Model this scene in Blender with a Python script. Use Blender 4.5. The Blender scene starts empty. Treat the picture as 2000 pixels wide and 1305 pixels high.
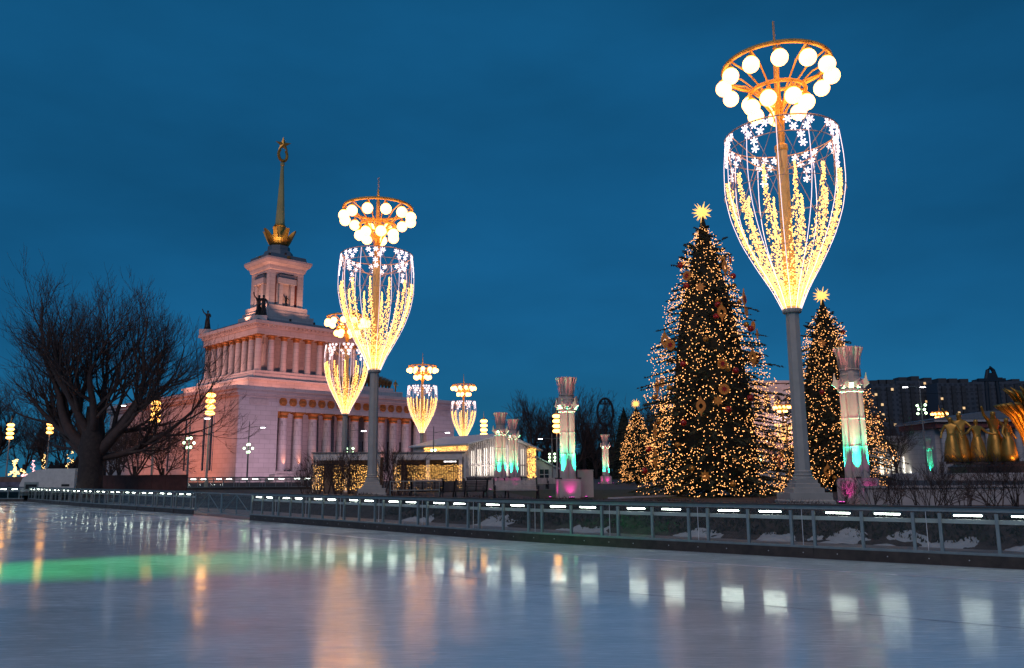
import bpy, bmesh, math, random
from mathutils import Vector, Matrix
rnd = random.Random(7)
PI = math.pi
R = math.radians
scene = bpy.context.scene
C = scene.collection

# ------------------------------------------------------------------ camera
PITCH, ROLL, EYE, FPX = R(9.75), R(0.4), 1.84, 1600.0
fw = Vector((0, math.cos(PITCH), math.sin(PITCH)))
u0 = Vector((0, -math.sin(PITCH), math.cos(PITCH)))
rt = Vector((1, 0, 0)) * math.cos(ROLL) - u0 * math.sin(ROLL)
upv = u0 * math.cos(ROLL) + Vector((1, 0, 0)) * math.sin(ROLL)
cam = bpy.data.cameras.new('camera')
cam.lens = FPX / 2000 * 36
cam.sensor_width = 36
cam.clip_end = 4000
co = bpy.data.objects.new('camera', cam)
C.objects.link(co)
M = Matrix((rt, upv, -fw)).transposed().to_4x4()
M.translation = (0, 0, EYE)
co.matrix_world = M
scene.camera = co

# ------------------------------------------------------------------ world, sun, exposure
SUN_EL, SUN_AZ = R(38), R(200)
w = bpy.data.worlds.new('World')
scene.world = w
w.use_nodes = True
nt = w.node_tree
bg = nt.nodes['Background']
sky = nt.nodes.new('ShaderNodeTexSky')
sky.sky_type = 'NISHITA'
sky.sun_disc = False
sky.sun_elevation = SUN_EL
sky.sun_rotation = SUN_AZ
sky.ozone_density = 7.0
sky.air_density = 1.0
sky.dust_density = 0.3
tc = nt.nodes.new('ShaderNodeTexCoord')
nz = nt.nodes.new('ShaderNodeTexNoise')
nz.inputs['Scale'].default_value = 2.2
nz.inputs['Detail'].default_value = 5
nz.inputs['Roughness'].default_value = .5
mp = nt.nodes.new('ShaderNodeMapping')
mp.inputs['Scale'].default_value = (1, 1, 2.6)
cr = nt.nodes.new('ShaderNodeMapRange')
cr.inputs['From Min'].default_value = .3
cr.inputs['From Max'].default_value = .72
cr.inputs['To Min'].default_value = .76
cr.inputs['To Max'].default_value = 1.22
tint = nt.nodes.new('ShaderNodeMix')
tint.data_type = 'RGBA'
tint.blend_type = 'MULTIPLY'
tint.inputs['Factor'].default_value = 1
tint.inputs[7].default_value = (.10, .52, .74, 1)
vm = nt.nodes.new('ShaderNodeVectorMath')
vm.operation = 'SCALE'
L = nt.links.new
L(tc.outputs['Generated'], mp.inputs['Vector'])
L(mp.outputs['Vector'], nz.inputs['Vector'])
L(nz.outputs['Fac'], cr.inputs['Value'])
L(sky.outputs['Color'], tint.inputs[6])
dusk = nt.nodes.new('ShaderNodeMix')
dusk.data_type = 'RGBA'
dusk.inputs['Factor'].default_value = .66
dusk.inputs[7].default_value = (.13, 2.0, 4.6, 1)
L(tint.outputs[2], dusk.inputs[6])
L(dusk.outputs[2], vm.inputs[0])
L(cr.outputs['Result'], vm.inputs['Scale'])
L(vm.outputs['Vector'], bg.inputs['Color'])
bg.inputs['Strength'].default_value = 0.053

sl = bpy.data.lights.new('fill_sun', 'SUN')  # added fill from behind the camera, stands in for unseen lighting round the rink
sl.energy = .6
sl.angle = R(30)
sl.color = (1, .80, .76)
so = bpy.data.objects.new('fill_sun', sl)
C.objects.link(so)
sd = Vector((math.sin(SUN_AZ) * math.cos(SUN_EL), math.cos(SUN_AZ) * math.cos(SUN_EL), math.sin(SUN_EL)))
so.rotation_euler = sd.to_track_quat('Z', 'Y').to_euler()

vs = scene.view_settings
vs.view_transform = 'Standard'
vs.look = 'None'
vs.exposure = 0
vs.gamma = 1
cy = scene.cycles
cy.use_denoising = True
cy.max_bounces = 5
cy.diffuse_bounces = 2
cy.glossy_bounces = 3
cy.transmission_bounces = 4
cy.transparent_max_bounces = 12
cy.sample_clamp_indirect = 4
cy.caustics_reflective = False
cy.caustics_refractive = False


def ray(x, y):
    return fw + rt * ((x - 1000) / FPX) - upv * ((y - 652.5) / FPX)
def atz(x, y, z):
    r = ray(x, y)
    return Vector((0, 0, EYE)) + r * ((z - EYE) / r.z)
def aty(x, y, Y):
    r = ray(x, y)
    return Vector((0, 0, EYE)) + r * (Y / r.y)
G = .65          # level of the garden behind the rink

# ------------------------------------------------------------------ materials
MATS = {}
def mat(name, col, rough=.6, metal=0, var=.15, scale=3., bump=0., emit=None, es=0., sample=True, spec=.5, bscale=None):
    if name in MATS:
        return MATS[name]
    m = bpy.data.materials.new(name)
    m.use_nodes = True
    n = m.node_tree.nodes
    lk = m.node_tree.links.new
    b = n['Principled BSDF']
    b.inputs['Roughness'].default_value = rough
    b.inputs['Metallic'].default_value = metal
    b.inputs['Specular IOR Level'].default_value = spec
    c4 = (*col, 1)
    b.inputs['Base Color'].default_value = c4
    if var > 0:
        t = n.new('ShaderNodeTexCoord')
        q = n.new('ShaderNodeTexNoise')
        q.inputs['Scale'].default_value = scale
        q.inputs['Detail'].default_value = 6
        q.inputs['Roughness'].default_value = .65
        lk(t.outputs['Object'], q.inputs['Vector'])
        mr = n.new('ShaderNodeMapRange')
        mr.inputs['From Min'].default_value = .25
        mr.inputs['From Max'].default_value = .75
        mr.inputs['To Min'].default_value = 1 - var * 1.6
        mr.inputs['To Max'].default_value = 1 + var
        lk(q.outputs['Fac'], mr.inputs['Value'])
        v = n.new('ShaderNodeVectorMath')
        v.operation = 'SCALE'
        v.inputs[0].default_value = col
        lk(mr.outputs['Result'], v.inputs['Scale'])
        lk(v.outputs['Vector'], b.inputs['Base Color'])
        if bump > 0:
            q2 = n.new('ShaderNodeTexNoise')
            q2.inputs['Scale'].default_value = bscale or scale * 6
            q2.inputs['Detail'].default_value = 5
            lk(t.outputs['Object'], q2.inputs['Vector'])
            bp = n.new('ShaderNodeBump')
            bp.inputs['Strength'].default_value = bump
            bp.inputs['Distance'].default_value = .02
            lk(q2.outputs['Fac'], bp.inputs['Height'])
            lk(bp.outputs['Normal'], b.inputs['Normal'])
    if emit:
        b.inputs['Emission Color'].default_value = (*emit, 1)
        b.inputs['Emission Strength'].default_value = es
        m.cycles.emission_sampling = 'AUTO' if sample else 'NONE'
    MATS[name] = m
    return m

STONE = mat('pale_stone', (.50, .44, .42), .75, var=.14, scale=1.2, bump=.3)
WALL = mat('pavilion_plaster', (.54, .50, .50), .8, var=.10, scale=.25, bump=.2, bscale=3)
def add_joints(m, bw, bh, dark):
    n = m.node_tree.nodes
    lk = m.node_tree.links.new
    b = n['Principled BSDF']
    src = b.inputs['Base Color'].links[0].from_socket
    t_ = n.new('ShaderNodeTexCoord')
    sx = n.new('ShaderNodeSeparateXYZ')
    lk(t_.outputs['Object'], sx.inputs[0])
    ad_ = n.new('ShaderNodeMath')
    lk(sx.outputs[0], ad_.inputs[0])
    lk(sx.outputs[1], ad_.inputs[1])
    cb = n.new('ShaderNodeCombineXYZ')
    lk(ad_.outputs[0], cb.inputs[0])
    lk(sx.outputs[2], cb.inputs[1])
    br = n.new('ShaderNodeTexBrick')
    br.inputs['Scale'].default_value = 1
    br.inputs['Brick Width'].default_value = bw
    br.inputs['Row Height'].default_value = bh
    br.inputs['Mortar Size'].default_value = .035
    br.inputs['Color1'].default_value = (1, 1, 1, 1)
    br.inputs['Color2'].default_value = (.90, .89, .88, 1)
    br.inputs['Mortar'].default_value = (dark, dark, dark, 1)
    lk(cb.outputs[0], br.inputs['Vector'])
    mx = n.new('ShaderNodeMix')
    mx.data_type = 'RGBA'
    mx.blend_type = 'MULTIPLY'
    mx.inputs['Factor'].default_value = 1
    lk(src, mx.inputs[6])
    lk(br.outputs['Color'], mx.inputs[7])
    lk(mx.outputs[2], b.inputs['Base Color'])
add_joints(WALL, 2.4, 1.0, .62)
GOLD = mat('gilding', (.55, .29, .06), .42, .7, var=.25, scale=2)
GOLDP = mat('gold_paint', (.42, .17, .04), .5, .3, var=.25, scale=1.5)
BRONZE = mat('dark_bronze', (.035, .032, .03), .5, .5, var=.3, scale=2)
POLE = mat('painted_pole', (.42, .40, .37), .5, var=.12, scale=1.5, bump=.15)
LAMPY = mat('ochre_lamp_metal', (.70, .40, .10), .42, .2, var=.2, scale=3)
GLOBE = mat('lit_globe', (1, .9, .7), .4, var=0, emit=(1, .40, .09), es=9)
LED = mat('led_tube', (.9, .9, 1), .4, var=0, emit=(1, .78, .85), es=1.3, sample=False)
FAIRY = mat('fairy_light', (1, .8, .4), .4, var=0, emit=(1, .50, .11), es=3.4, sample=False)
FAIRYT = mat('tree_fairy_light', (1, .8, .5), .4, var=0, emit=(1, .42, .12), es=3.6)
FLAKE = mat('led_snowflake', (.9, .9, 1), .4, var=0, emit=(1, .80, .82), es=1.8, sample=False)
WIRE = mat('cup_wire', (.55, .40, .36), .4, .4, var=.1)
NEEDLE = mat('fir_needles', (.055, .065, .035), .7, var=.4, scale=5)
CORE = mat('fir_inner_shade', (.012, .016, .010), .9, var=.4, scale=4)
BARK = mat('dark_bark', (.045, .032, .028), .85, var=.35, scale=4, bump=.6)
TWIG = mat('twig_bark', (.075, .045, .038), .8, var=.3, scale=3)
ALU = mat('barrier_metal', (.30, .33, .32), .42, .5, var=.15, scale=4, bump=.1)
KICK = mat('kickboard', (.055, .038, .03), .55, var=.4, scale=5, bump=.3)
TUBE = mat('fluorescent_tube', (1, 1, 1), .4, var=0, emit=(.95, 1, .90), es=28)
WHITEP = mat('white_paint', (.66, .64, .63), .5, var=.12, scale=3, bump=.15)
DARKM = mat('dark_iron', (.02, .02, .022), .45, .3, var=.3)
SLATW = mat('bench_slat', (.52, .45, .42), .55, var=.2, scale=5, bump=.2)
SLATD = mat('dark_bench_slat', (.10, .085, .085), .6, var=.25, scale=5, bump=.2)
SNOW = mat('snow', (.46, .45, .47), .7, var=.12, scale=4, bump=.5)
SOIL = mat('soil', (.075, .052, .045), .95, var=.5, scale=5, bump=.9)
HEDGE = mat('bare_hedge', (.06, .035, .03), .9, var=.4, scale=8)
REDW = mat('dark_red_boards', (.10, .03, .025), .7, var=.3, scale=2, bump=.3)
WINDOW = mat('window_glass', (.02, .025, .03), .1, var=0)
WLIT = mat('lit_window', (.9, .7, .4), .5, var=0, emit=(1, .62, .28), es=.9, sample=False)
LITW = mat('white_lit_window', (.9, .9, .9), .5, var=0, emit=(1, .9, .72), es=1.6, sample=False)
LANT = mat('lantern_glow', (1, .7, .3), .4, var=0, emit=(1, .45, .10), es=8)
COOL = mat('cool_lamp_head', (1, 1, 1), .4, var=0, emit=(.92, .92, 1), es=14)
GREENG = mat('greenish_globe', (.8, 1, .8), .4, var=0, emit=(.62, 1, .55), es=7)

# glass pane: mostly clear with a faint reflection
def glass():
    m = bpy.data.materials.new('barrier_glass')
    m.use_nodes = True
    n = m.node_tree.nodes
    lk = m.node_tree.links.new
    out = n['Material Output']
    n.remove(n['Principled BSDF'])
    tr = n.new('ShaderNodeBsdfTransparent')
    tr.inputs['Color'].default_value = (.88, .92, .90, 1)
    gl = n.new('ShaderNodeBsdfGlossy')
    gl.inputs['Roughness'].default_value = .04
    fr = n.new('ShaderNodeLayerWeight')
    pw = n.new('ShaderNodeMath')
    pw.operation = 'POWER'
    pw.inputs[1].default_value = 5
    lk(fr.outputs['Facing'], pw.inputs[0])
    ma = n.new('ShaderNodeMath')
    ma.operation = 'MULTIPLY_ADD'
    ma.inputs[1].default_value = .5
    ma.inputs[2].default_value = .025
    lk(pw.outputs[0], ma.inputs[0])
    mx = n.new('ShaderNodeMixShader')
    lk(ma.outputs[0], mx.inputs[0])
    lk(tr.outputs[0], mx.inputs[1])
    lk(gl.outputs[0], mx.inputs[2])
    lk(mx.outputs[0], out.inputs['Surface'])
    return m
GLASS = glass()

def ice_mat():
    m = bpy.data.materials.new('rink_ice')
    m.use_nodes = True
    n = m.node_tree.nodes
    lk = m.node_tree.links.new
    b = n['Principled BSDF']
    t = n.new('ShaderNodeTexCoord')
    def noise(scale, sc=(1, 1, 1), rot=0, det=5):
        mpn = n.new('ShaderNodeMapping')
        mpn.inputs['Scale'].default_value = sc
        mpn.inputs['Rotation'].default_value = (0, 0, rot)
        lk(t.outputs['Object'], mpn.inputs['Vector'])
        q = n.new('ShaderNodeTexNoise')
        q.inputs['Scale'].default_value = scale
        q.inputs['Detail'].default_value = det
        q.inputs['Roughness'].default_value = .6
        lk(mpn.outputs['Vector'], q.inputs['Vector'])
        return q
    wet = noise(.16, (1, 1.5, 1), R(48), 4)
    mr = n.new('ShaderNodeMapRange')
    mr.inputs['From Min'].default_value = .45
    mr.inputs['From Max'].default_value = .55
    mr.inputs['To Min'].default_value = .03
    mr.inputs['To Max'].default_value = .15
    lk(wet.outputs['Fac'], mr.inputs['Value'])
    fine = noise(2.2, (1, 5, 1), R(48), 6)
    ad = n.new('ShaderNodeMath')
    ad.operation = 'MULTIPLY_ADD'
    lk(fine.outputs['Fac'], ad.inputs[0])
    ad.inputs[1].default_value = .05
    lk(mr.outputs['Result'], ad.inputs[2])
    # skate cuts: thin bright scratches in several directions
    cut = None
    for sc_, ro_ in (((1, 60, 1), R(35)), ((1, 70, 1), R(62)), ((1, 55, 1), R(100)), ((1, 60, 1), R(5))):
        q_ = noise(1.6, sc_, ro_, 2)
        m_ = n.new('ShaderNodeMapRange')
        m_.inputs['From Min'].default_value = .60
        m_.inputs['From Max'].default_value = .66
        lk(q_.outputs['Fac'], m_.inputs['Value'])
        if cut is None:
            cut = m_.outputs['Result']
        else:
            mm = n.new('ShaderNodeMath')
            mm.operation = 'MAXIMUM'
            lk(cut, mm.inputs[0])
            lk(m_.outputs['Result'], mm.inputs[1])
            cut = mm.outputs[0]
    ca = n.new('ShaderNodeMath')
    ca.operation = 'MULTIPLY_ADD'
    ca.inputs[1].default_value = .22
    lk(cut, ca.inputs[0])
    lk(ad.outputs[0], ca.inputs[2])
    lk(ca.outputs[0], b.inputs['Roughness'])
    ramp = n.new('ShaderNodeValToRGB')
    ramp.color_ramp.elements[0].position = .3
    ramp.color_ramp.elements[0].color = (.62, .71, .69, 1)
    ramp.color_ramp.elements[1].position = .7
    ramp.color_ramp.elements[1].color = (.84, .90, .87, 1)
    mixn = noise(.5, (1, 3, 1), R(48), 7)
    lk(mixn.outputs['Fac'], ramp.inputs[0])
    frost = n.new('ShaderNodeMix')
    frost.data_type = 'RGBA'
    frost.inputs[7].default_value = (.95, .96, .96, 1)
    lk(ramp.outputs[0], frost.inputs[6])
    fm = n.new('ShaderNodeMath')
    fm.operation = 'MULTIPLY'
    fm.inputs[1].default_value = .8
    lk(cut, fm.inputs[0])
    lk(fm.outputs[0], frost.inputs['Factor'])
    lk(frost.outputs[2], b.inputs['Base Color'])
    s1 = noise(9, (1, 9, 1), R(40), 3)
    s2 = noise(5, (8, 1, 1), R(15), 3)
    s3 = noise(1.1, (1, 2.5, 1), R(48), 3)
    sm = n.new('ShaderNodeMath')
    sm.operation = 'ADD'
    lk(s1.outputs['Fac'], sm.inputs[0])
    lk(s2.outputs['Fac'], sm.inputs[1])
    sm2 = n.new('ShaderNodeMath')
    sm2.operation = 'MULTIPLY_ADD'
    lk(s3.outputs['Fac'], sm2.inputs[0])
    sm2.inputs[1].default_value = 2.5
    lk(sm.outputs[0], sm2.inputs[2])
    bp = n.new('ShaderNodeBump')
    bp.inputs['Strength'].default_value = .022
    bp.inputs['Distance'].default_value = .02
    lk(sm2.outputs[0], bp.inputs['Height'])
    lk(bp.outputs['Normal'], b.inputs['Normal'])
    b.inputs['IOR'].default_value = 1.36
    return m
ICE = ice_mat()

# ------------------------------------------------------------------ mesh helpers
class MB:
    def __init__(s):
        s.v = []
        s.f = []
    def add(s, vs, fs):
        k = len(s.v)
        s.v += [tuple(p) for p in vs]
        s.f += [tuple(i + k for i in f) for f in fs]
        return s
    def box(s, c, d, rz=0):
        x, y, z = d[0] / 2, d[1] / 2, d[2] / 2
        cs, sn = math.cos(rz), math.sin(rz)
        vs = []
        for dz in (-z, z):
            for dx, dy in ((-x, -y), (x, -y), (x, y), (-x, y)):
                vs.append((c[0] + dx * cs - dy * sn, c[1] + dx * sn + dy * cs, c[2] + dz))
        return s.add(vs, [(3, 2, 1, 0), (4, 5, 6, 7), (0, 1, 5, 4), (1, 2, 6, 5), (2, 3, 7, 6), (3, 0, 4, 7)])
    def b2(s, x0, x1, y0, y1, z0, z1):
        return s.box(((x0 + x1) / 2, (y0 + y1) / 2, (z0 + z1) / 2), (x1 - x0, y1 - y0, z1 - z0))
    def lathe(s, prof, n=16, c=(0, 0), caps=True, rot=0):
        vs = []
        fs = []
        for r, z in prof:
            for i in range(n):
                a = 2 * PI * i / n + rot
                vs.append((c[0] + r * math.cos(a), c[1] + r * math.sin(a), z))
        for j in range(len(prof) - 1):
            for i in range(n):
                k = (i + 1) % n
                fs.append((j * n + i, j * n + k, (j + 1) * n + k, (j + 1) * n + i))
        if caps:
            fs.append(tuple(range(n - 1, -1, -1)))
            fs.append(tuple((len(prof) - 1) * n + i for i in range(n)))
        return s.add(vs, fs)
    def sq(s, prof, c=(0, 0)):          # square 'lathe': half widths
        return s.lathe([(r * 1.41421356, z) for r, z in prof], 4, c, True, PI / 4)
    def tube(s, pts, rad, n=5, closed=False, cap=True):
        pts = [Vector(p) for p in pts]
        m = len(pts)
        if not isinstance(rad, (list, tuple)):
            rad = [rad] * m
        vs = []
        fs = []
        for i, p in enumerate(pts):
            if closed:
                t = pts[(i + 1) % m] - pts[i - 1]
            else:
                t = pts[min(i + 1, m - 1)] - pts[max(i - 1, 0)]
            t = t.normalized() if t.length > 1e-9 else Vector((0, 0, 1))
            a = Vector((0, 0, 1)) if abs(t.z) < .9 else Vector((1, 0, 0))
            e1 = t.cross(a).normalized()
            e2 = t.cross(e1)
            for k in range(n):
                an = 2 * PI * k / n
                vs.append(p + (e1 * math.cos(an) + e2 * math.sin(an)) * rad[i])
        for i in range(m if closed else m - 1):
            j = (i + 1) % m
            for k in range(n):
                l = (k + 1) % n
                fs.append((i * n + k, j * n + k, j * n + l, i * n + l))
        if cap and not closed:
            fs.append(tuple(range(n)))
            fs.append(tuple((m - 1) * n + k for k in range(n - 1, -1, -1)))
        return s.add(vs, fs)
    def ring(s, r, z, tr, n=28, k=6, c=(0, 0)):
        return s.tube([(c[0] + r * math.cos(2 * PI * i / n), c[1] + r * math.sin(2 * PI * i / n), z) for i in range(n)], tr, k, True)
    def ball(s, c, r, n=10, m=6, sz=1.):
        prof = []
        vs = [(c[0], c[1], c[2] - r * sz)]
        for j in range(1, m):
            a = -PI / 2 + PI * j / m
            for i in range(n):
                b = 2 * PI * i / n
                vs.append((c[0] + r * math.cos(a) * math.cos(b), c[1] + r * math.cos(a) * math.sin(b), c[2] + r * sz * math.sin(a)))
        vs.append((c[0], c[1], c[2] + r * sz))
        fs = []
        for i in range(n):
            fs.append((0, 1 + (i + 1) % n, 1 + i))
        for j in range(m - 2):
            for i in range(n):
                k = (i + 1) % n
                fs.append((1 + j * n + i, 1 + j * n + k, 1 + (j + 1) * n + k, 1 + (j + 1) * n + i))
        T = len(vs) - 1
        for i in range(n):
            fs.append((T, 1 + (m - 2) * n + i, 1 + (m - 2) * n + (i + 1) % n))
        return s.add(vs, fs)
    def octa(s, c, r):
        x, y, z = c
        return s.add([(x + r, y, z), (x - r, y, z), (x, y + r, z), (x, y - r, z), (x, y, z + r), (x, y, z - r)],
                     [(0, 2, 4), (2, 1, 4), (1, 3, 4), (3, 0, 4), (2, 0, 5), (1, 2, 5), (3, 1, 5), (0, 3, 5)])
    def prism(s, poly, y0, y1):          # polygon in xz, extruded along y
        n = len(poly)
        vs = [(p[0], y0, p[1]) for p in poly] + [(p[0], y1, p[1]) for p in poly]
        fs = [tuple(range(n)), tuple(range(2 * n - 1, n - 1, -1))]
        for i in range(n):
            k = (i + 1) % n
            fs.append((k, i, n + i, n + k))
        return s.add(vs, fs)
    def mesh(s, name, m=None, smooth=False):
        me = bpy.data.meshes.new(name)
        me.from_pydata(s.v, [], s.f)
        if m:
            me.materials.append(m)
        if smooth:
            me.polygons.foreach_set('use_smooth', [True] * len(me.polygons))
        me.update()
        return me
    def build(s, name, m, parent=None, smooth=False, loc=None, kind=None):
        return link(name, s.mesh(name, m, smooth), parent, loc, kind)

def link(name, me, parent=None, loc=None, kind=None, rz=0, rot=None, scale=None):
    o = bpy.data.objects.new(name, me)
    C.objects.link(o)
    if parent:
        o.parent = parent
    if loc:
        o.location = loc
    if rz:
        o.rotation_euler = (0, 0, rz)
    if rot:
        o.rotation_euler = rot
    if scale:
        o.scale = (scale,) * 3 if not isinstance(scale, tuple) else scale
    if kind:
        o['kind'] = kind
    return o
def tag(o, label, cat, group=None):
    o['label'] = label
    o['category'] = cat
    if group:
        o['group'] = group
    return o
def thing(name, label, cat, loc=(0, 0, 0), rz=0, group=None):
    o = bpy.data.objects.new(name, None)
    C.objects.link(o)
    o.location = loc
    o.rotation_euler = (0, 0, rz)
    return tag(o, label, cat, group)
def dup(root, loc, rz=0, label=None, scale=None):
    def rec(o, par):
        c = o.copy()
        C.objects.link(c)
        c.parent = par
        for ch in o.children:
            rec(ch, c)
        return c
    r = rec(root, None)
    r.location = loc
    r.rotation_euler = (0, 0, rz)
    if scale:
        r.scale = (scale,) * 3 if not isinstance(scale, tuple) else scale
    if label:
        r['label'] = label
    return r
def lamp(kind, name, parent, loc, target, energy, col, size=R(60), blend=.6, radius=.15):
    l = bpy.data.lights.new(name, kind)
    l.energy = energy
    l.color = col
    l.shadow_soft_size = radius
    if kind == 'SPOT':
        l.spot_size = size
        l.spot_blend = blend
    o = bpy.data.objects.new(name, l)
    C.objects.link(o)
    if parent:
        o.parent = parent
    o.location = loc
    if target is not None:
        d = Vector(target) - Vector(loc)
        o.rotation_euler = d.to_track_quat('-Z', 'Y').to_euler()
    return o
def struct(name, mb, m, smooth=False):
    return mb.build(name, m, None, smooth, None, 'structure')

# ------------------------------------------------------------------ ground, ice, bank
FP = [(13.4, 13.3), (9.72, 16.14), (5.53, 19.25), (-.04, 23.95), (-5.4, 29.6), (-11.3, 36.0), (-16.0, 41.8), (-22.5, 48.6), (-29.1, 55.6), (-38.5, 66.3)]
def spline(P, per=14):
    out = []
    P = [Vector((*p, 0)) for p in P]
    for i in range(len(P) - 1):
        a, b, c, d = P[max(i - 1, 0)], P[i], P[i + 1], P[min(i + 2, len(P) - 1)]
        for k in range(per):
            t = k / per
            out.append(.5 * ((2 * b) + (c - a) * t + (2 * a - 5 * b + 4 * c - d) * t * t + (3 * b - a - 3 * c + d) * t ** 3))
    out.append(P[-1])
    return out
FL = spline(FP)
CUM = [0]
for i in range(1, len(FL)):
    CUM.append(CUM[-1] + (FL[i] - FL[i - 1]).length)
def on_fence(s, off=0, z=0):
    """point at arc length s from the right end, pushed off metres away from the ice"""
    s = max(0, min(CUM[-1] - 1e-3, s))
    i = max(k for k in range(len(CUM) - 1) if CUM[k] <= s)
    t = (s - CUM[i]) / (CUM[i + 1] - CUM[i])
    p = FL[i].lerp(FL[i + 1], t)
    a, b = FL[max(i - 3, 0)], FL[min(i + 4, len(FL) - 1)]
    d = (b - a).normalized()
    nrm = Vector((d.y, -d.x, 0))          # away from the ice
    if nrm.y < 0:
        nrm = -nrm
    return p + nrm * off + Vector((0, 0, z)), d, nrm
def s_at_px(x):
    best = None
    for k in range(0, int(CUM[-1] * 20)):
        p = on_fence(k / 20)[0]
        d = p - Vector((0, 0, EYE))
        px = 1000 + FPX * d.dot(rt) / d.dot(fw)
        if best is None or abs(px - x) < best[0]:
            best = (abs(px - x), k / 20)
    return best[1]

struct('ground', MB().add([(-2500, -300, -.06), (2500, -300, -.06), (2500, 3500, -.06), (-2500, 3500, -.06)], [(0, 1, 2, 3)]),
       mat('asphalt', (.05, .047, .047), .85, var=.3, scale=.4, bump=.4, bscale=8))
icep = [(-110, -25, 0), (40, -25, 0), (40, 2, 0)] + [tuple(p) for p in FL] + [(-62, 70, 0), (-110, 77.5, 0)]
ICEO = struct('ice', MB().add(icep, [tuple(range(len(icep)))]), ICE)
def strip(name, offs, wdt, z, m, s0=0, s1=None, parent=None):
    mb = MB()
    n = 90
    s1 = s1 or CUM[-1]
    vs = []
    for i in range(n + 1):
        s = s0 + (s1 - s0) * i / n
        vs += [on_fence(s, offs, z)[0], on_fence(s, offs + wdt, z)[0]]
    mb.add(vs, [(2 * i, 2 * i + 1, 2 * i + 3, 2 * i + 2) for i in range(n)])
    return mb.build(name, m, parent)
LINE = mat('ice_marking', (.92, .88, .90), .3, var=.3, scale=2)
strip('ice_line', -2.3, .12, .004, LINE, parent=ICEO)
strip('ice_line', -7.0, .05, .004, mat('faint_ice_marking', (.58, .62, .66), .25, var=.4, scale=3), parent=ICEO)
# path behind barrier, then the planted bank up to the garden
path = strip('path', .0, 4.0, .012, mat('path_paving', (.28, .22, .20), .5, var=.35, scale=1.2, bump=.4))
path['kind'] = 'structure'
def bank_h(t, s):
    return .02 + (G - .02) * (t * t * (3 - 2 * t)) + .05 * math.sin(s * 1.7) * math.sin(PI * t) + .04 * math.sin(s * 4.1 + t * 5)
mb = MB()
NS, NT = 220, 8
vs = []
for i in range(NS + 1):
    s = CUM[-1] * i / NS
    for j in range(NT + 1):
        t = j / NT
        vs.append(on_fence(s, 3.95 + 1.5 * t, bank_h(t, s) if j else -.02)[0])
mb.add(vs, [(i * (NT + 1) + j, i * (NT + 1) + j + 1, (i + 1) * (NT + 1) + j + 1, (i + 1) * (NT + 1) + j) for i in range(NS) for j in range(NT)])
struct('planted_bank', mb, SOIL, True)
gp = [on_fence(CUM[-1] * i / 60, 5.4, G)[0] for i in range(61)]
poly = [tuple(p) for p in gp] + [(-44, 72.5, G), (-62, 75.5, G), (-140, 87, G), (-900, 87, G), (-900, 1500, G), (1100, 1500, G), (1100, 10, G), (60, 10, G)]
struct('garden', MB().add(poly, [tuple(range(len(poly)))]), mat('garden_ground', (.085, .062, .05), .8, var=.35, scale=.35, bump=.5, bscale=5))
# lawn and paved edge round the first columns
struct('lawn', MB().add([(1.5, 40, G + .012), (11, 40.5, G + .012), (12, 64, G + .012), (-1.5, 66, G + .012)], [(0, 1, 2, 3)]), mat('winter_lawn', (.07, .065, .025), .95, var=.4, scale=2, bump=.8))
for q, (a, b, c, d) in enumerate((((4.6, 40.6), (8.6, 44.5), (9.0, 44.3), (5.1, 40.2)), ((9.2, 45.5), (12.5, 44.6), (12.4, 43.6), (9.3, 44.4)))):
    struct('snowy_kerb', MB().add([(*a, G + .07), (*b, G + .07), (*c, G + .07), (*d, G + .07), (*a, G), (*b, G), (*c, G), (*d, G)],
           [(3, 2, 1, 0), (0, 1, 5, 4), (1, 2, 6, 5), (2, 3, 7, 6), (3, 0, 4, 7)]), SNOW)

# snow lying in patches on the bank and the path
from mathutils import noise as mn
for k, (s, off, ln, wd, hh) in enumerate(((2.2, 2.7, .9, .45, .08), (4.9, 2.5, .5, .35, .10), (6.9, 2.8, 1.3, .4, .10), (9.3, 2.75, 1.2, .4, .12), (10.9, 2.6, .9, .4, .14), (13.4, 2.6, .8, .4, .1), (17.8, 2.5, 1.4, .5, .12), (22.5, 2.7, 1.3, .5, .1), (27, 2.6, 1.2, .5, .1), (8.2, 1.6, 1.6, .5, .03), (4.0, 1.5, 1.5, .4, .02), (15.0, 1.7, 1.8, .5, .03), (19.5, 1.5, 1.5, .5, .03))):
    nx, ny = 40, 14
    vs, ok = [], []
    for i in range(nx + 1):
        for j in range(ny + 1):
            a, b = 2 * i / nx - 1, 2 * j / ny - 1
            f = 1 - a * a - b * b + .9 * mn.fractal(Vector((a * ln * 1.6 + k * 7, b * wd * 1.6, k)), 1.0, 2.0, 4)
            o_ = off + (1.55 if off > 2 else .6) + b * wd
            t = (o_ - 3.95) / 1.5
            g0 = .014 if t < 0 else bank_h(min(t, 1), s + a * ln)
            p = on_fence(s + a * ln, o_)[0]
            vs.append((p.x, p.y, g0 + max(-.03, hh * .4 * min(1, f * 1.2 - .45) * (1 + .5 * mn.noise(Vector((a * ln * 6, b * wd * 6, k)))))))
    MB().add(vs, [(i * (ny + 1) + j, (i + 1) * (ny + 1) + j, (i + 1) * (ny + 1) + j + 1, i * (ny + 1) + j + 1) for i in range(nx) for j in range(ny)]).build('snow_patch', SNOW, None, True, None, 'stuff')
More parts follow.
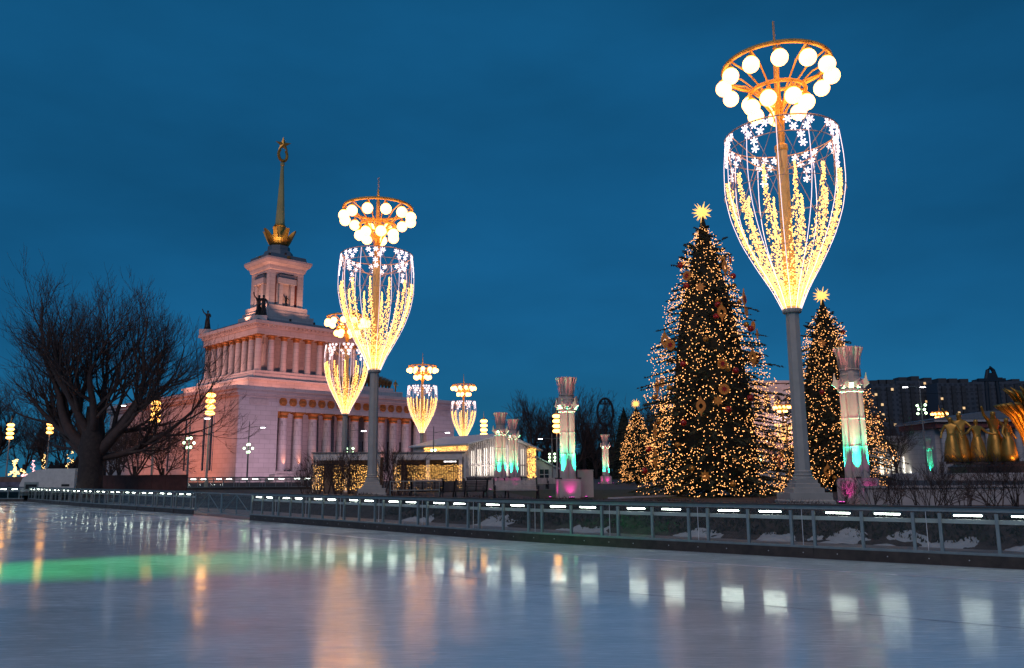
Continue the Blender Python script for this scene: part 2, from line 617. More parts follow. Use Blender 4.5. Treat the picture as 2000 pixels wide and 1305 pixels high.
# ground cover leaves on the bank
mb = MB()
for k in range(5200):
    s = rnd.uniform(0, 30)
    t = rnd.uniform(.25, 1.0)
    p = on_fence(s, 3.95 + 1.5 * t, bank_h(t, s))[0]
    h = rnd.uniform(.05, .16)
    a = rnd.uniform(0, 2 * PI)
    e = Vector((math.cos(a), math.sin(a), 0)) * rnd.uniform(.02, .05)
    tip = p + Vector((rnd.uniform(-.08, .08), rnd.uniform(-.08, .08), h))
    mb.add([p - e, p + e, tip], [(0, 1, 2)])
mb.build('ground_cover', mat('dead_ground_cover', (.06, .05, .032), .9, var=.5, scale=6), None, False, None, 'stuff')

# ------------------------------------------------------------------ rink barrier
MOD, HB = 2.5, 1.14
def make_panel():
    t = thing('rink_barrier', 'glazed metal rink barrier panel with tube lights and dark kickboard', 'barrier', group='glazed barrier panels along the rink')
    for x in (0, 1.0, 2.0):
        MB().box((x + .03, 0, .62), (.06, .07, .80)).build('post', ALU, t)
    MB().box((1.25, .01, HB - .055), (2.496, .09, .075)).build('top_rail', ALU, t)
    MB().box((1.25, .0, HB + .003), (2.496, .17, .035)).build('handrail', mat('handrail_cap', (.06, .045, .04), .4, var=.2), t)
    MB().box((1.25, -.01, .245), (2.496, .06, .05)).build('bottom_rail', ALU, t)
    MB().box((1.25, -.045, .11), (2.497, .05, .22)).build('kickboard', KICK, t)
    MB().box((1.25, .055, .86), (2.496, .03, .085)).build('middle_rail', WHITEP, t)
    for x0, x1 in ((.06, 1.0), (1.06, 2.0)):
        MB().b2(x0 + .004, x1 - .004, -.006, .006, .272, 1.04).build('pane', GLASS, t)
        xm = (x0 + x1) / 2
        f = MB().box((xm, .075, 1.005), (.56, .05, .03)).build('light_housing', ALU, t)
        MB().tube([(xm - .25, .07, .975), (xm + .25, .07, .975)], .016, 6).build('tube_light', TUBE, f)
        MB().tube([(xm + .28, .075, 1.0), (xm + .34, .08, .97), (xm + .36, .08, .90)], .007, 4).build('cable', DARKM, f)
    for x0, x1 in ((2.064, 2.272), (2.284, 2.494)):
        MB().b2(x0, x1, -.006, .006, .272, 1.04).build('pane', GLASS, t)
    MB().box((2.278, -.012, .66), (.012, .012, .84)).build('glass_joint', WHITEP, t)
    for x in (.5, 1.5, 2.28):
        MB().lathe([(.012, 0), (.012, .008)], 6).build('bolt', WHITEP, t, loc=(x, -.071, .12), ).rotation_euler = (PI / 2, 0, 0)
    return t
panel0 = make_panel()
used = [0]
def place_panel(p, d, z=0):
    a = math.atan2(d.y, d.x)
    o = panel0 if not used[0] else dup(panel0, (0, 0, 0))
    used[0] += 1
    o.location = (p.x, p.y, z)
    o.rotation_euler = (0, 0, a)
    return o
sg0, sg1 = s_at_px(490), s_at_px(380)
def run_panels(sa, sb):
    # panels run with local +x to the right (towards the camera end); local +y away from the ice
    n = max(1, round((sb - sa) / MOD))
    for i in range(n):
        a = on_fence(sa + (sb - sa) * (i + 1) / n)[0]
        b = on_fence(sa + (sb - sa) * i / n)[0]
        place_panel(a, (b - a).normalized())
run_panels(sg0 - MOD * int(sg0 / MOD), sg0)
run_panels(sg1, CUM[-1] - .01)
for i in range(9):
    a, b = Vector((-62 + 23.2 * i / 9, 70 - 3.6 * i / 9, 0)), Vector((-62 + 23.2 * (i + 1) / 9, 70 - 3.6 * (i + 1) / 9, 0))
    place_panel(a, (b - a).normalized())['label'] = 'glazed barrier panel closing the far end of the rink'
# gate leaves
gm = (sg0 + sg1) / 2
for i, (a, b) in enumerate(((sg0, gm), (gm, sg1))):
    A, B = on_fence(b)[0], on_fence(a)[0]
    wd = (B - A).length
    t = thing('barrier_gate', ('braced metal mesh gate leaf next to the long lit barrier run', 'braced metal mesh gate leaf next to the far barrier run')[i], 'gate', A, math.atan2((B - A).y, (B - A).x))
    fr = MB()
    for x in (.03, wd - .03):
        fr.box((x, 0, .62), (.05, .05, .96))
    for z in (.16, 1.08):
        fr.box((wd / 2, 0, z), (wd - .11, .046, .05))
    fr.build('frame', ALU, t)
    MB().tube([(.06, .002, .2), (wd / 2, .002, 1.04)], .02, 5).build('brace', ALU, t)
    MB().tube([(wd / 2, .003, 1.04), (wd - .06, .003, .2)], .02, 5).build('brace', ALU, t)
    MB().box((wd / 2, .03, .62), (.04, .03, .88)).build('mullion', ALU, t)
    MB().b2(.06, wd - .06, -.02, -.012, .19, 1.05).build('pane', GLASS, t)
# farther barrier across the garden, on its own paving
q0 = aty(366, 940, 78)
for i in range(5):
    place_panel(Vector((q0.x + i * 2.5, 78 - i * .25, 0)), Vector((1, -.1, 0)).normalized(), G)['label'] = 'glazed lit barrier panel standing before the pavilion, beyond the red wall'

# ------------------------------------------------------------------ big festive lamps
def cup_r(z):
    P = [(7.13, .33), (7.9, .66), (8.8, 1.18), (9.8, 1.68), (10.8, 2.02), (11.8, 2.19), (12.9, 2.18), (13.88, 2.08)]
    for (a, ra), (b, rb) in zip(P, P[1:]):
        if z <= b:
            t = (z - a) / (b - a)
            return ra + (rb - ra) * t
    return P[-1][1]
def smooth_cup(z):
    return (cup_r(z - .25) + 2 * cup_r(z) + cup_r(z + .25)) / 4
def make_lamp():
    t = thing('festive_lamp', '', 'street lamp')
    MB().sq([(.80, 0), (.80, .22), (.74, .26), (.74, .50)]).build('plinth', POLE, t)
    MB().sq([(.54, .5), (.54, .66), (.44, .68), (.44, .80), (.38, .83), (.38, .95)]).build('plinth_cap', POLE, t)
    MB().lathe([(.37, .951), (.37, 1.02), (.31, 1.06), (.34, 1.12), (.29, 1.16), (.31, 1.24), (.28, 1.28)], 16).build('base_moulding', POLE, t)
    MB().lathe([(.275, 1.28), (.27, 3.0), (.245, 7.1)], 8).build('pole', POLE, t)
    MB().lathe([(.33, 7.0), (.35, 7.06), (.35, 7.14), (.26, 7.2)], 12).build('cup_collar', POLE, t)
    MB().lathe([(.235, 7.2), (.225, 11.0), (.22, 13.3)], 8).build('upper_pole', mat('lamplit_pole_tint', (.75, .50, .20), .5, var=.12), t)  # golden base colour stands in for lamplight on the pole inside the cup
    MB().lathe([(.20, 13.3), (.26, 13.35), (.26, 13.5), (.15, 13.6), (.13, 15.0), (.10, 17.2), (.07, 17.5)], 8).build('crown_stem', LAMPY, t)
    sp = MB()
    sp.lathe([(.07, 17.5), (.09, 17.55), (.05, 17.7), (.07, 17.8), (.045, 17.95)], 6)
    for k in range(3):
        a = 2 * PI * k / 3
        sp.tube([(.03 * math.cos(a), .03 * math.sin(a), 17.9), (.035 * math.cos(a), .035 * math.sin(a), 18.7)], .013, 4)
    sp.build('finial', LAMPY, t)
    MB().ring(2.0, 16.75, .085, 40, 7).build('outer_ring', LAMPY, t)
    MB().ring(1.03, 15.72, .075, 28, 7).build('inner_ring', LAMPY, t)
    gm_ = MB().ball((0, 0, 0), .31, 16, 10).mesh('globe', GLOBE, True)
    sk = MB().lathe([(.03, .50), (.05, .46), (.07, .40), (.15, .33), (.16, .29)], 8).mesh('socket', LAMPY)
    for N, r, zr, zs in ((12, 2.0, 16.75, 14.0), (7, 1.03, 15.72, 13.7)):
        arm = MB().tube([(.12, 0, zs), (.14, 0, zs + .35 * (zr - zs)), (.3 * r, 0, zs + .62 * (zr - zs)), (.65 * r, 0, zs + .88 * (zr - zs)), (r, 0, zr)], .035, 5).mesh('arm', LAMPY)
        for k in range(N):
            a = 2 * PI * (k + .5) / N
            link('arm', arm, t, rz=a)
            g = link('globe', gm_, t, (r * math.cos(a), r * math.sin(a), zr - .62))
            link('socket', sk, g)
    # the light-net cup
    MB().ring(2.08, 13.88, .03, 40, 5).build('cup_rim', WIRE, t)
    MB().ring(2.0, 13.3, .018, 40, 4).build('cup_hoop', WIRE, t)
    MB().ring(2.2, 11.6, .012, 40, 4).build('cup_hoop', WIRE, t)
    MB().ring(1.45, 9.3, .012, 32, 4).build('cup_hoop', WIRE, t)
    spoke = MB().tube([(.2, 0, 12.6), (1.2, 0, 13.1), (2.05, 0, 13.85)], .022, 4).mesh('cup_spoke', WIRE)
    zz = [7.13 + (13.88 - 7.13) * i / 22 for i in range(23)]
    rib = MB().tube([(smooth_cup(z) if 7.3 < z < 13.7 else cup_r(z), 0, z) for z in zz], .013, 5).mesh('led_rib', LED)
    arc = MB().tube([(2.08 * math.cos(a * .52) * (1 - .08 * math.sin(a * PI)), 2.08 * math.sin(a * .52), 13.88 - 2.6 * a) for a in [i / 8 for i in range(9)]], .013, 4).mesh('cup_brace', WIRE)
    arc2 = MB().tube([(2.08 * math.cos(a * .52) * (1 - .08 * math.sin(a * PI)), -2.08 * math.sin(a * .52), 13.88 - 2.6 * a) for a in [i / 8 for i in range(9)]], .013, 4).mesh('cup_brace', WIRE)
    rr = random.Random(3)
    leaf = MB()
    for k in range(430):
        u = rr.random() ** 1.25
        z = 7.25 + 5.0 * u
        wd = .30 * math.sin(PI * min(1, (u + .12) / 1.12) ** .8) * (1 - u) ** .45 + .015
        r = smooth_cup(z) - .05 - rr.uniform(0, .16)
        y = rr.uniform(-wd, wd) * min(1, r / .9)
        leaf.octa((math.sqrt(max(r * r - y * y, .01)), y, z), rr.uniform(.022, .034))
    leafm = leaf.mesh('light_garland', FAIRY)
    leafw = MB()
    for q in (-1, 0, 1):
        leafw.tube([(smooth_cup(7.25 + 5 * u) - .1, q * .22 * math.sin(PI * min(1, u + .1)) * (1 - u) ** .4, 7.25 + 5 * u) for u in [i / 10 for i in range(11)]], .008, 3)
    leafwm = leafw.mesh('garland_wire', WIRE)
    fl = MB()
    for k in range(6):
        a = PI * k / 3
        fl.tube([(0, 0, 0), (0, .15 * math.cos(a), .15 * math.sin(a))], [.022, .03], 4)
    flm = fl.mesh('snowflake', FLAKE)
    for k in range(12):
        a = 2 * PI * (k + .25) / 12
        link('led_rib', rib, t, rz=a)
        link('cup_brace', arc, t, rz=a)
        link('cup_brace', arc2, t, rz=a)
        if k % 2 == 0:
            link('cup_spoke', spoke, t, rz=a)
        g = link('light_garland', leafm, t, rz=a + PI / 12, kind='stuff')
        link('garland_wire', leafwm, g)
    for k in range(8):
        a0 = 2 * PI * k / 8
        for (da, dz) in ((-.20, -.16), (0, -.14), (.2, -.17), (-.11, -.46), (.11, -.44), (0, -.78), (.02, -1.1)):
            a = a0 + da
            z = 13.88 + dz
            link('snowflake', flm, t, ((cup_r(z) - .04) * math.cos(a), (cup_r(z) - .04) * math.sin(a), z), rot=(rr.uniform(0, 1), 0, a))
    return t
LG = 'tall festive lamps with lit globes and light cups'
lamps = [(1568, 29.7, 'tall globe lamp with glowing cup beside the big ornamented fir'),
         (727, 46.5, 'tall globe lamp with glowing cup behind the benches, before the pavilion portico'),
         (671, 80, 'globe lamp whose crown shows through the cup of a nearer lamp'),
         (823, 117.5, 'globe lamp with glowing cup by the left end of the white hall roof'),
         (905, 143, 'globe lamp with glowing cup in front of the white slatted hall'),
         (1536, 205, 'distant globe lamp half hidden behind a pale lamp pole'),
         (1846, 233, 'distant globe lamp in front of the golden fountain statues')]
lamp0 = make_lamp()
for i, (px, Y, lab) in enumerate(lamps):
    p = aty(px, 927, Y)
    # foot of the pole: lean of the vertical means the foot sits under px only near the horizon
    o = lamp0 if i == 0 else dup(lamp0, (0, 0, 0))
    o.location = (p.x, p.y, G)
    o.rotation_euler = (0, 0, .13 * i)
    if i >= 5:
        o.location.z = G + 1.2
    tag(o, lab, 'street lamp', LG)
# ------------------------------------------------------------------ figures (statues)
def skin_mesh(name, joints, edges, m, sub=2):
    me = bpy.data.meshes.new(name)
    me.from_pydata([j[:3] for j in joints], edges, [])
    o = bpy.data.objects.new(name, me)
    C.objects.link(o)
    md = o.modifiers.new('skin', 'SKIN')
    md.use_smooth_shade = True
    for i, j in enumerate(joints):
        r = j[3]
        me.skin_vertices[0].data[i].radius = (r, r * (j[4] if len(j) > 4 else 1))
        me.skin_vertices[0].data[i].use_root = (i == 0)
    sb = o.modifiers.new('sub', 'SUBSURF')
    sb.levels = sub
    dg = bpy.context.evaluated_depsgraph_get()
    out = bpy.data.meshes.new_from_object(o.evaluated_get(dg))
    bpy.data.objects.remove(o)
    bpy.data.meshes.remove(me)
    out.name = name
    out.materials.clear()
    out.materials.append(m)
    return out
def figure(name, m, la, ra, stride=.12, h=1.0):
    """standing figure 1.8 m; la / ra = (elbow, hand) of left and right arm"""
    J = [(0, 0, .95, .15, .8), (0, 0, 1.15, .145, .75), (0, 0, 1.36, .17, .7), (0, 0, 1.50, .065), (0, -.01, 1.58, .07), (0, -.015, 1.69, .105), (0, -.01, 1.78, .07),
         (-.2, 0, 1.43, .07), (*la[0], .052), (*la[1], .04), (.2, 0, 1.43, .07), (*ra[0], .052), (*ra[1], .04),
         (-.1, -stride * .3, .88, .11), (-.11, -stride, .5, .075), (-.11, -stride * .6, .08, .05), (-.11, -stride * .6 - .16, .04, .04),
         (.1, stride * .3, .88, .11), (.11, stride * .5, .5, .075), (.11, stride, .08, .05), (.11, stride - .16, .04, .04)]
    E_ = [(0, 1), (1, 2), (2, 3), (3, 4), (4, 5), (5, 6), (2, 7), (7, 8), (8, 9), (2, 10), (10, 11), (11, 12), (0, 13), (13, 14), (14, 15), (15, 16), (0, 17), (17, 18), (18, 19), (19, 20)]
    return skin_mesh(name, J, E_, m)
POSE_UP = (((-.42, -.05, 1.62), (-.55, -.1, 1.95)), ((.38, -.1, 1.2), (.42, -.3, 1.05)))
POSE_DOWN = (((-.34, 0, 1.15), (-.38, -.15, .92)), ((.34, 0, 1.15), (.38, -.15, .92)))
POSE_OPEN = (((-.42, -.05, 1.2), (-.75, -.2, 1.1)), ((.42, -.05, 1.2), (.75, -.2, 1.12)))
BR_UP = figure('bronze_body', BRONZE, *POSE_UP)
BR_DN = figure('bronze_body', BRONZE, *POSE_DOWN)
GO_OP = figure('gilded_body', GOLD, *POSE_OPEN)
GO_DN = figure('gilded_body', GOLD, *POSE_DOWN)
GO_UP = figure('gilded_body', GOLD, *POSE_UP)

# ------------------------------------------------------------------ the pavilion
pav = thing('pavilion', 'monumental floodlit white pavilion with colonnades, stepped tower and gilded spire', 'building', (-61.9, 216.8, G), R(45))
def pz(z):
    return z - G
HX, HY = 29.5, 36.7
mb = MB()
mb.b2(-HX, HX, -HY + 5, HY, 0, pz(18.6))                 # main mass behind the portico
mb.b2(-HX, -20.5, -HY, -HY + 5, 0, pz(18.6))             # solid corner blocks
mb.b2(20.5, HX, -HY, -HY + 5, 0, pz(18.6))
mb.b2(-20.5, 20.5, -HY + .25, -HY + 5, pz(15.7), pz(18.6))
mb.build('lower_wall', WALL, pav)
MB().b2(-HX - .5, HX + .5, -HY - .5, HY + .5, pz(18.6), pz(19.1)).b2(-HX - .9, HX + .9, -HY - .9, HY + .9, pz(19.1), pz(19.9)).b2(-HX - 1.3, HX + 1.3, -HY - 1.3, HY + 1.3, pz(19.9), pz(20.6)).build('lower_cornice', WALL, pav)
MB().b2(-20.5, 20.5, -HY + .1, -HY + .24, pz(15.7), pz(16.9)).build('architrave', WALL, pav)
MB().b2(-20.5, 20.5, -HY - .2, -HY + 5, pz(2.2), pz(2.9)).b2(-22, 22, -HY - 2.5, -HY - .2, 0, pz(2.2)).b2(-23, 23, -HY - 4, -HY - 2.5, 0, pz(1.5)).build('portico_steps', STONE, pav)
colm = MB().lathe([(1.15, 2.9 - G), (1.15, 3.3 - G), (1.0, 3.4 - G), (.98, 8 - G), (.86, 14.3 - G)], 20).mesh('column', WALL, False)
capm = MB().lathe([(.88, 14.3 - G), (1.05, 14.5 - G), (.98, 14.9 - G), (1.25, 15.4 - G)], 16).sq([(1.25, 15.4 - G), (1.25, 15.68 - G)]).mesh('gilt_capital', GOLDP, False)
for i in range(11):
    x = -18.5 + 3.7 * i
    c = link('column', colm, pav, (x, -HY + 1.3, 0))
    link('gilt_capital', capm, c)
for x0, x1 in ((-20.48, -19.7), (19.7, 20.48)):
    MB().b2(x0, x1, -HY + .5, -HY + 3, pz(14.3), pz(15.68)).build('gilt_capital', GOLDP, pav)
wr = MB().lathe([(.95, 0), (.95, .12), (.8, .25), (.55, .2), (.4, .3), (.15, .34)], 16).mesh('gilt_wreath', GOLDP, False)
for i in range(17):
    link('gilt_wreath', wr, pav, (-19.2 + 2.4 * i, -HY + .25, pz(17.75)), rot=(PI / 2, 0, 0))
for x in (-25, 25):
    MB().b2(x - 2.2, x + 2.2, -HY - .12, -HY, pz(16.9), pz(18.1)).build('relief_panel', STONE, pav)
for y in (-25, -21.5, -12, -3, 6, 15, 24):
    MB().b2(-HX - .02, -HX + .1, y - .55, y + .55, pz(3.2), pz(15)).build('tall_window', WINDOW, pav)
    MB().b2(-HX - .15, -HX, y - .95, y - .56, pz(3), pz(15.4)).b2(-HX - .15, -HX, y + .56, y + .95, pz(3), pz(15.4)).build('window_jamb', WALL, pav)
# doors in the portico's back wall
for i in range(10):
    x = -16.65 + 3.7 * i
    MB().b2(x - .75, x + .75, -HY + 4.9, -HY + 4.99, pz(2.9), pz(10)).build('portico_door', mat('dark_door', (.05, .035, .03), .5, var=.2), pav)
# attic and upper temple
MB().b2(-18, 18, -18, 18, pz(20.6), pz(24.4)).b2(-18.4, 18.4, -18.4, 18.4, pz(24.4), pz(24.9)).b2(-15.6, 15.6, -15.6, 15.6, pz(24.9), pz(26.4)).b2(-15.0, 15.0, -15.0, 15.0, pz(26.4), pz(27.2)).build('upper_podium', WALL, pav)
MB().b2(-11.3, 11.3, -11.3, 11.3, pz(27.2), pz(36.2)).build('upper_wall', WALL, pav)
uc = MB().lathe([(.9, pz(27.2)), (.9, pz(27.5)), (.78, pz(27.6)), (.68, pz(35.1))], 16).mesh('upper_column', WALL)
ucap = MB().lathe([(.7, pz(35.1)), (.85, pz(35.3)), (.8, pz(35.6)), (1.0, pz(35.9))], 12).sq([(1.0, pz(35.9)), (1.0, pz(36.2))]).mesh('gilt_capital', GOLDP)
N = 9
spots = []
for i in range(N):
    t_ = -13.7 + 27.4 * i / (N - 1)
    spots += [(t_, -13.7), (-13.7, t_), (t_, 13.7), (13.7, t_)]
for x, y in sorted(set((round(a, 3), round(b, 3)) for a, b in spots)):
    c = link('upper_column', uc, pav, (x, y, 0))
    link('gilt_capital', ucap, c)
for i in range(8):
    t_ = -13.7 + 27.4 * (i + .5) / 8
    MB().b2(t_ - .9, t_ + .9, -11.36, -11.3, pz(28.6), pz(34.2)).build('recessed_panel', STONE, pav)
    MB().b2(-11.36, -11.3, t_ - .9, t_ + .9, pz(28.6), pz(34.2)).build('recessed_panel', STONE, pav)
MB().b2(-14.7, 14.7, -14.7, 14.7, pz(36.2), pz(37.8)).b2(-15.1, 15.1, -15.1, 15.1, pz(37.8), pz(38.6)).b2(-15.8, 15.8, -15.8, 15.8, pz(38.6), pz(39.4)).build('upper_cornice', WALL, pav)
md_ = MB()
for i in range(25):
    t_ = -14.4 + 1.2 * i
    md_.b2(t_ - .22, t_ + .22, -15.6, -15.1, pz(38.2), pz(38.58)).b2(-15.6, -15.1, t_ - .22, t_ + .22, pz(38.2), pz(38.58))
md_.build('cornice_brackets', WALL, pav, kind='stuff')
ROOF = mat('roof_sheet', (.16, .18, .21), .6, var=.15)
MB().sq([(15.2, pz(39.4)), (14.2, pz(40.3)), (8.4, pz(40.8))]).build('upper_roof', ROOF, pav)
MB().sq([(8.0, pz(40.6)), (8.0, pz(41.6)), (7.2, pz(41.7)), (7.2, pz(43.6)), (6.4, pz(43.7)), (6.4, pz(44.7)), (5.9, pz(44.8)), (5.9, pz(46.2))]).build('tower_base', WALL, pav)
MB().sq([(4.5, pz(46.2)), (4.5, pz(55.2))]).build('tower_shaft', WALL, pav)
SLOT = mat('red_recess', (.16, .035, .02), .7, var=.2)
for k in range(4):
    ca, sa = math.cos(k * PI / 2), math.sin(k * PI / 2)
    def rb(name, x0, x1, d0, d1, z0, z1, m):
        q = MB().b2(x0, x1, -d1, -d0, pz(z0), pz(z1))
        q.v = [(x * ca - y * sa, x * sa + y * ca, z) for x, y, z in q.v]
        q.build(name, m, pav)
    rb('tower_pilaster', -5.0, -3.3, 4.5, 4.95, 46.2, 55.2, WALL)
    rb('tower_pilaster', 3.3, 4.94, 4.5, 4.94, 46.2, 55.2, WALL)
    rb('red_slot', -3.3, -2.75, 4.5, 4.56, 46.6, 54.4, SLOT)
    rb('red_slot', 2.75, 3.3, 4.5, 4.56, 46.6, 54.4, SLOT)
    rb('aedicule_jamb', -2.2, -1.2, 4.5, 5.3, 46.2, 52.3, WALL)
    rb('aedicule_jamb', 1.2, 2.2, 4.5, 5.3, 46.2, 52.3, WALL)
    rb('aedicule_lintel', -2.6, 2.6, 4.5, 5.6, 52.3, 53.8, WALL)
    rb('aedicule_roof', -2.2, 2.2, 4.5, 5.3, 53.8, 54.8, ROOF)
    rb('niche', -1.2, 1.2, 4.5, 4.6, 46.6, 52.3, STONE)
    q = BR_DN if k % 2 else BR_UP
    link('niche_statue', q, pav, (5.1 * sa, -5.1 * ca, pz(46.2)), rz=k * PI / 2, scale=1.7)
MB().sq([(5.0, pz(55.2)), (5.0, pz(55.8)), (5.3, pz(56)), (5.5, pz(57)), (6.2, pz(57.6)), (6.6, pz(58.4)), (6.6, pz(58.9))]).build('tower_cornice', WALL, pav)
MB().sq([(5.6, pz(58.9)), (5.3, pz(60.3)), (4.2, pz(60.6))]).lathe([(4.2, pz(60.5)), (3.7, pz(62.0)), (3.0, pz(62.3)), (2.9, pz(63.6))], 8, rot=PI / 8).build('tower_roof', ROOF, pav)
for k in range(4):
    a = k * PI / 2 + PI / 4
    MB().lathe([(.55, 0), (.55, .2), (.3, .3)], 10).build('gilt_boss', GOLDP, pav, loc=(5.5 * math.cos(k * PI / 2), 5.5 * math.sin(k * PI / 2), pz(59.6))).rotation_euler = (0, PI / 2, k * PI / 2)
MB().lathe([(1.9, pz(63.6)), (2.6, pz(64.3)), (3.2, pz(65.6)), (3.0, pz(66.4)), (2.0, pz(66.2)), (1.7, pz(67.5)), (1.5, pz(69.2)), (1.7, pz(69.4)), (1.4, pz(70))], 16).build('gilt_bowl', GOLD, pav)
ear = MB().prism([(2.6, 0), (3.3, 1.2), (4.5, 3.9), (3.5, 3.3), (2.4, 2.2), (1.8, .6)], -.55, .55).mesh('bowl_horn', GOLD)
for k in range(8):
    link('bowl_horn', ear, pav, (0, 0, pz(64.2)), rz=k * PI / 4)
MB().lathe([(1.35, pz(69.8)), (.42, pz(87.0)), (.6, pz(87.1)), (.6, pz(87.8)), (.25, pz(88))], 8).build('spire', mat('spire_gilding', (.50, .40, .17), .45, .6, var=.12, scale=.5), pav)
wre = MB()
for sgn in (-1, 1):
    wre.tube([(sgn * 1.25 * math.sin(a), 0, pz(90.2) - 1.7 * math.cos(a)) for a in [i * PI * .8 / 10 for i in range(11)]], [.42 - .02 * abs(i - 4) for i in range(11)], 6)
    for i in range(9):
        a = .35 + i * .25
        wre.ball((sgn * 1.35 * math.sin(a), 0, pz(90.2) - 1.75 * math.cos(a)), .42, 6, 4)
wre.lathe([(.25, pz(87.9)), (.5, pz(88.5)), (.2, pz(89))], 8)
wre.build('wreath', GOLD, pav)
stp = []
for i in range(10):
    a = PI / 2 + i * PI / 5
    r_ = 2.3 if i % 2 == 0 else .9
    stp.append((r_ * math.cos(a), pz(93.3) + r_ * math.sin(a)))
sm_ = MB().add([(x, 0, z) for x, z in stp] + [(0, -.4, pz(93.3)), (0, .4, pz(93.3))], [f for i in range(10) for f in ((i, (i + 1) % 10, 10), ((i + 1) % 10, i, 11))])
so_ = sm_.build('star', GOLD, pav)
so_.rotation_euler = (0, 0, -R(20))

for ch in pav.children:
    if ch.name.split('.')[0] in ('tower_base', 'tower_shaft', 'tower_pilaster', 'red_slot', 'aedicule_jamb', 'aedicule_lintel', 'aedicule_roof', 'niche', 'niche_statue', 'tower_cornice', 'tower_roof', 'gilt_boss', 'gilt_bowl', 'bowl_horn', 'spire', 'wreath', 'star'):
        ch.location.x -= 1.2
        ch.location.y += 1.2
def statue_group(lab, lx, ly, z, n, s, seed):
    p = pav.matrix_basis @ Vector((lx, ly, 0))
    c45, s45 = math.cos(R(45)), math.sin(R(45))
    t = thing('rooftop_statue', lab, 'statue', (-61.9 + lx * c45 - ly * s45, 216.8 + lx * s45 + ly * c45, z), R(10))
    MB().sq([(1.7, -1.0), (1.7, .3), (1.4, .4)]).build('pedestal', WALL, t)
    r_ = random.Random(seed)
    for k in range(n):
        link('statue_body', BR_UP if k == 0 else BR_DN, t, ((k - (n - 1) / 2) * 1.15, -.3 * (k % 2), .4), rz=r_.uniform(-.6, .6), scale=s)
        MB().lathe([(.95, 0), (.8, .8), (.62, 1.9), (.5, 2.6)], 9).build('drapery', BRONZE, t, True, ((k - (n - 1) / 2) * 1.15, .25 - .3 * (k % 2), .4))
    return t
statue_group('dark bronze statue with raised arm on the outer corner of the pavilion roof', -14.2, 14.2, 40.4, 1, 3.0, 1)
statue_group('dark bronze statue group standing before the pavilion tower', -13.2, -13.2, 40.4, 2, 3.0, 2)
statue_group('dark bronze statue at the pavilion roof edge behind the lamp crown', 14.2, -14.2, 40.4, 1, 3.0, 3)
# gilded sculpture group on the portico
gg = thing('portico_sculpture', 'large dull gilt sculpture group with wheat sheaves on the portico roof', 'statue', (-61.9 + (4 * .7071 + 35 * .7071), 216.8 + (4 * .7071 - 35 * .7071), 20.6), R(45))
DGOLD = mat('dull_gilding', (.20, .12, .045), .55, .5, var=.3)
MB().b2(-9, 9, -1.5, 1.5, 0, 1.3).b2(-6.5, 6.5, -1.2, 1.2, 1.3, 2.1).build('pedestal', WALL, gg)
for k in range(13):
    x = -6 + k
    hgt = 3.6 - abs(k - 6) * .22
    mb = MB()
    for j in range(5):
        mb.tube([(x, 0, 2.1), (x + (j - 2) * .18, -.1 * j, 2.1 + hgt * .6), (x + (j - 2) * .42, -.2, 2.1 + hgt)], [.22, .2, .05], 5)
    mb.build('wheat_sheaf', DGOLD, gg)
for x in (-7.7, 7.7):
    link('statue_body', GO_DN, gg, (x, -.3, 1.3), scale=1.7)

# floodlights of the pavilion
def flood(name_lab, loc, tgt, e, col, size, rad=.5):
    d = (Vector(tgt) - Vector(loc)).normalized()
    t = thing('floodlight', name_lab, 'floodlight', loc)
    MB().b2(-.25, .25, -.18, .18, -.35, -.1).build('bracket', DARKM, t)
    hd = MB().lathe([(.2, -.15), (.3, .0), (.32, .18)], 10).build('lamp_housing', DARKM, t)
    hd.rotation_euler = d.to_track_quat('Z', 'Y').to_euler()
    lamp('SPOT', 'flood_beam', t, d * .3, d * 10, e, col, size, .8, rad)
    return t
def pl(lx, ly, z):
    return (-61.9 + (lx - ly) * .70711, 216.8 + (lx + ly) * .70711, z)
LAV, ORG, PNK = (1, .58, .76), (1, .23, .09), (1, .34, .24)
flood('floodlight on the forecourt aimed at the blank corner wall of the pavilion', pl(-26, -58, 1.1), pl(-25, -36, 9), 12000, LAV, R(75))
flood('floodlight on the forecourt aimed at the middle of the portico', pl(0, -66, 1.1), pl(0, -36, 12), 8000, (1, .50, .58), R(85))
flood('floodlight on the forecourt aimed at the far corner wall of the portico', pl(25, -58, 1.1), pl(25, -36, 9), 7500, LAV, R(70))
flood('floodlight on the lawn aimed at the orange-lit side wall', pl(-52, -22, 1.1), pl(-29, -22, 12), 23000, ORG, R(95))
flood('floodlight on the lawn washing the rear of the side wall', pl(-52, 8, 1.1), pl(-29, 8, 10), 15000, ORG, R(95))
for k, lx in enumerate((-13, 0, 13)):
    flood('roof floodlight %s aimed at the front upper colonnade' % ('near the corner', 'in the middle', 'at the far side')[k], pl(lx, -30, 21.3), pl(lx, -12, 33), 7000, PNK, R(100))
    flood('roof floodlight %s aimed at the side upper colonnade' % ('in the middle', 'at the back', 'near the front')[(k + 1) % 3], pl(-27, lx, 21.3), pl(-12, lx, 33), 7000, (1, .38, .26), R(100))
for k, (lx, ly) in enumerate(((-3.5, -10.5), (3.5, -10.5), (-10.5, -3.5), (-10.5, 3.5))):
    flood('small tower floodlight %s' % ('left of the front niche', 'right of the front niche', 'right of the side niche', 'left of the side niche')[k], pl(lx, ly, 41.4), pl(lx * .55, ly * .55, 52), 3000, (1, .42, .26), R(95), .2)
for k, (lx, ly) in enumerate(((-7.2, -5), (-4.2, -8))):
    flood('spire floodlight on the tower cornice %s' % ('over the side niche', 'over the front niche')[k], pl(lx, ly, 59.4), pl(-1.2, 1.2, 78), 2600, (1, .74, .40), R(60), .2)
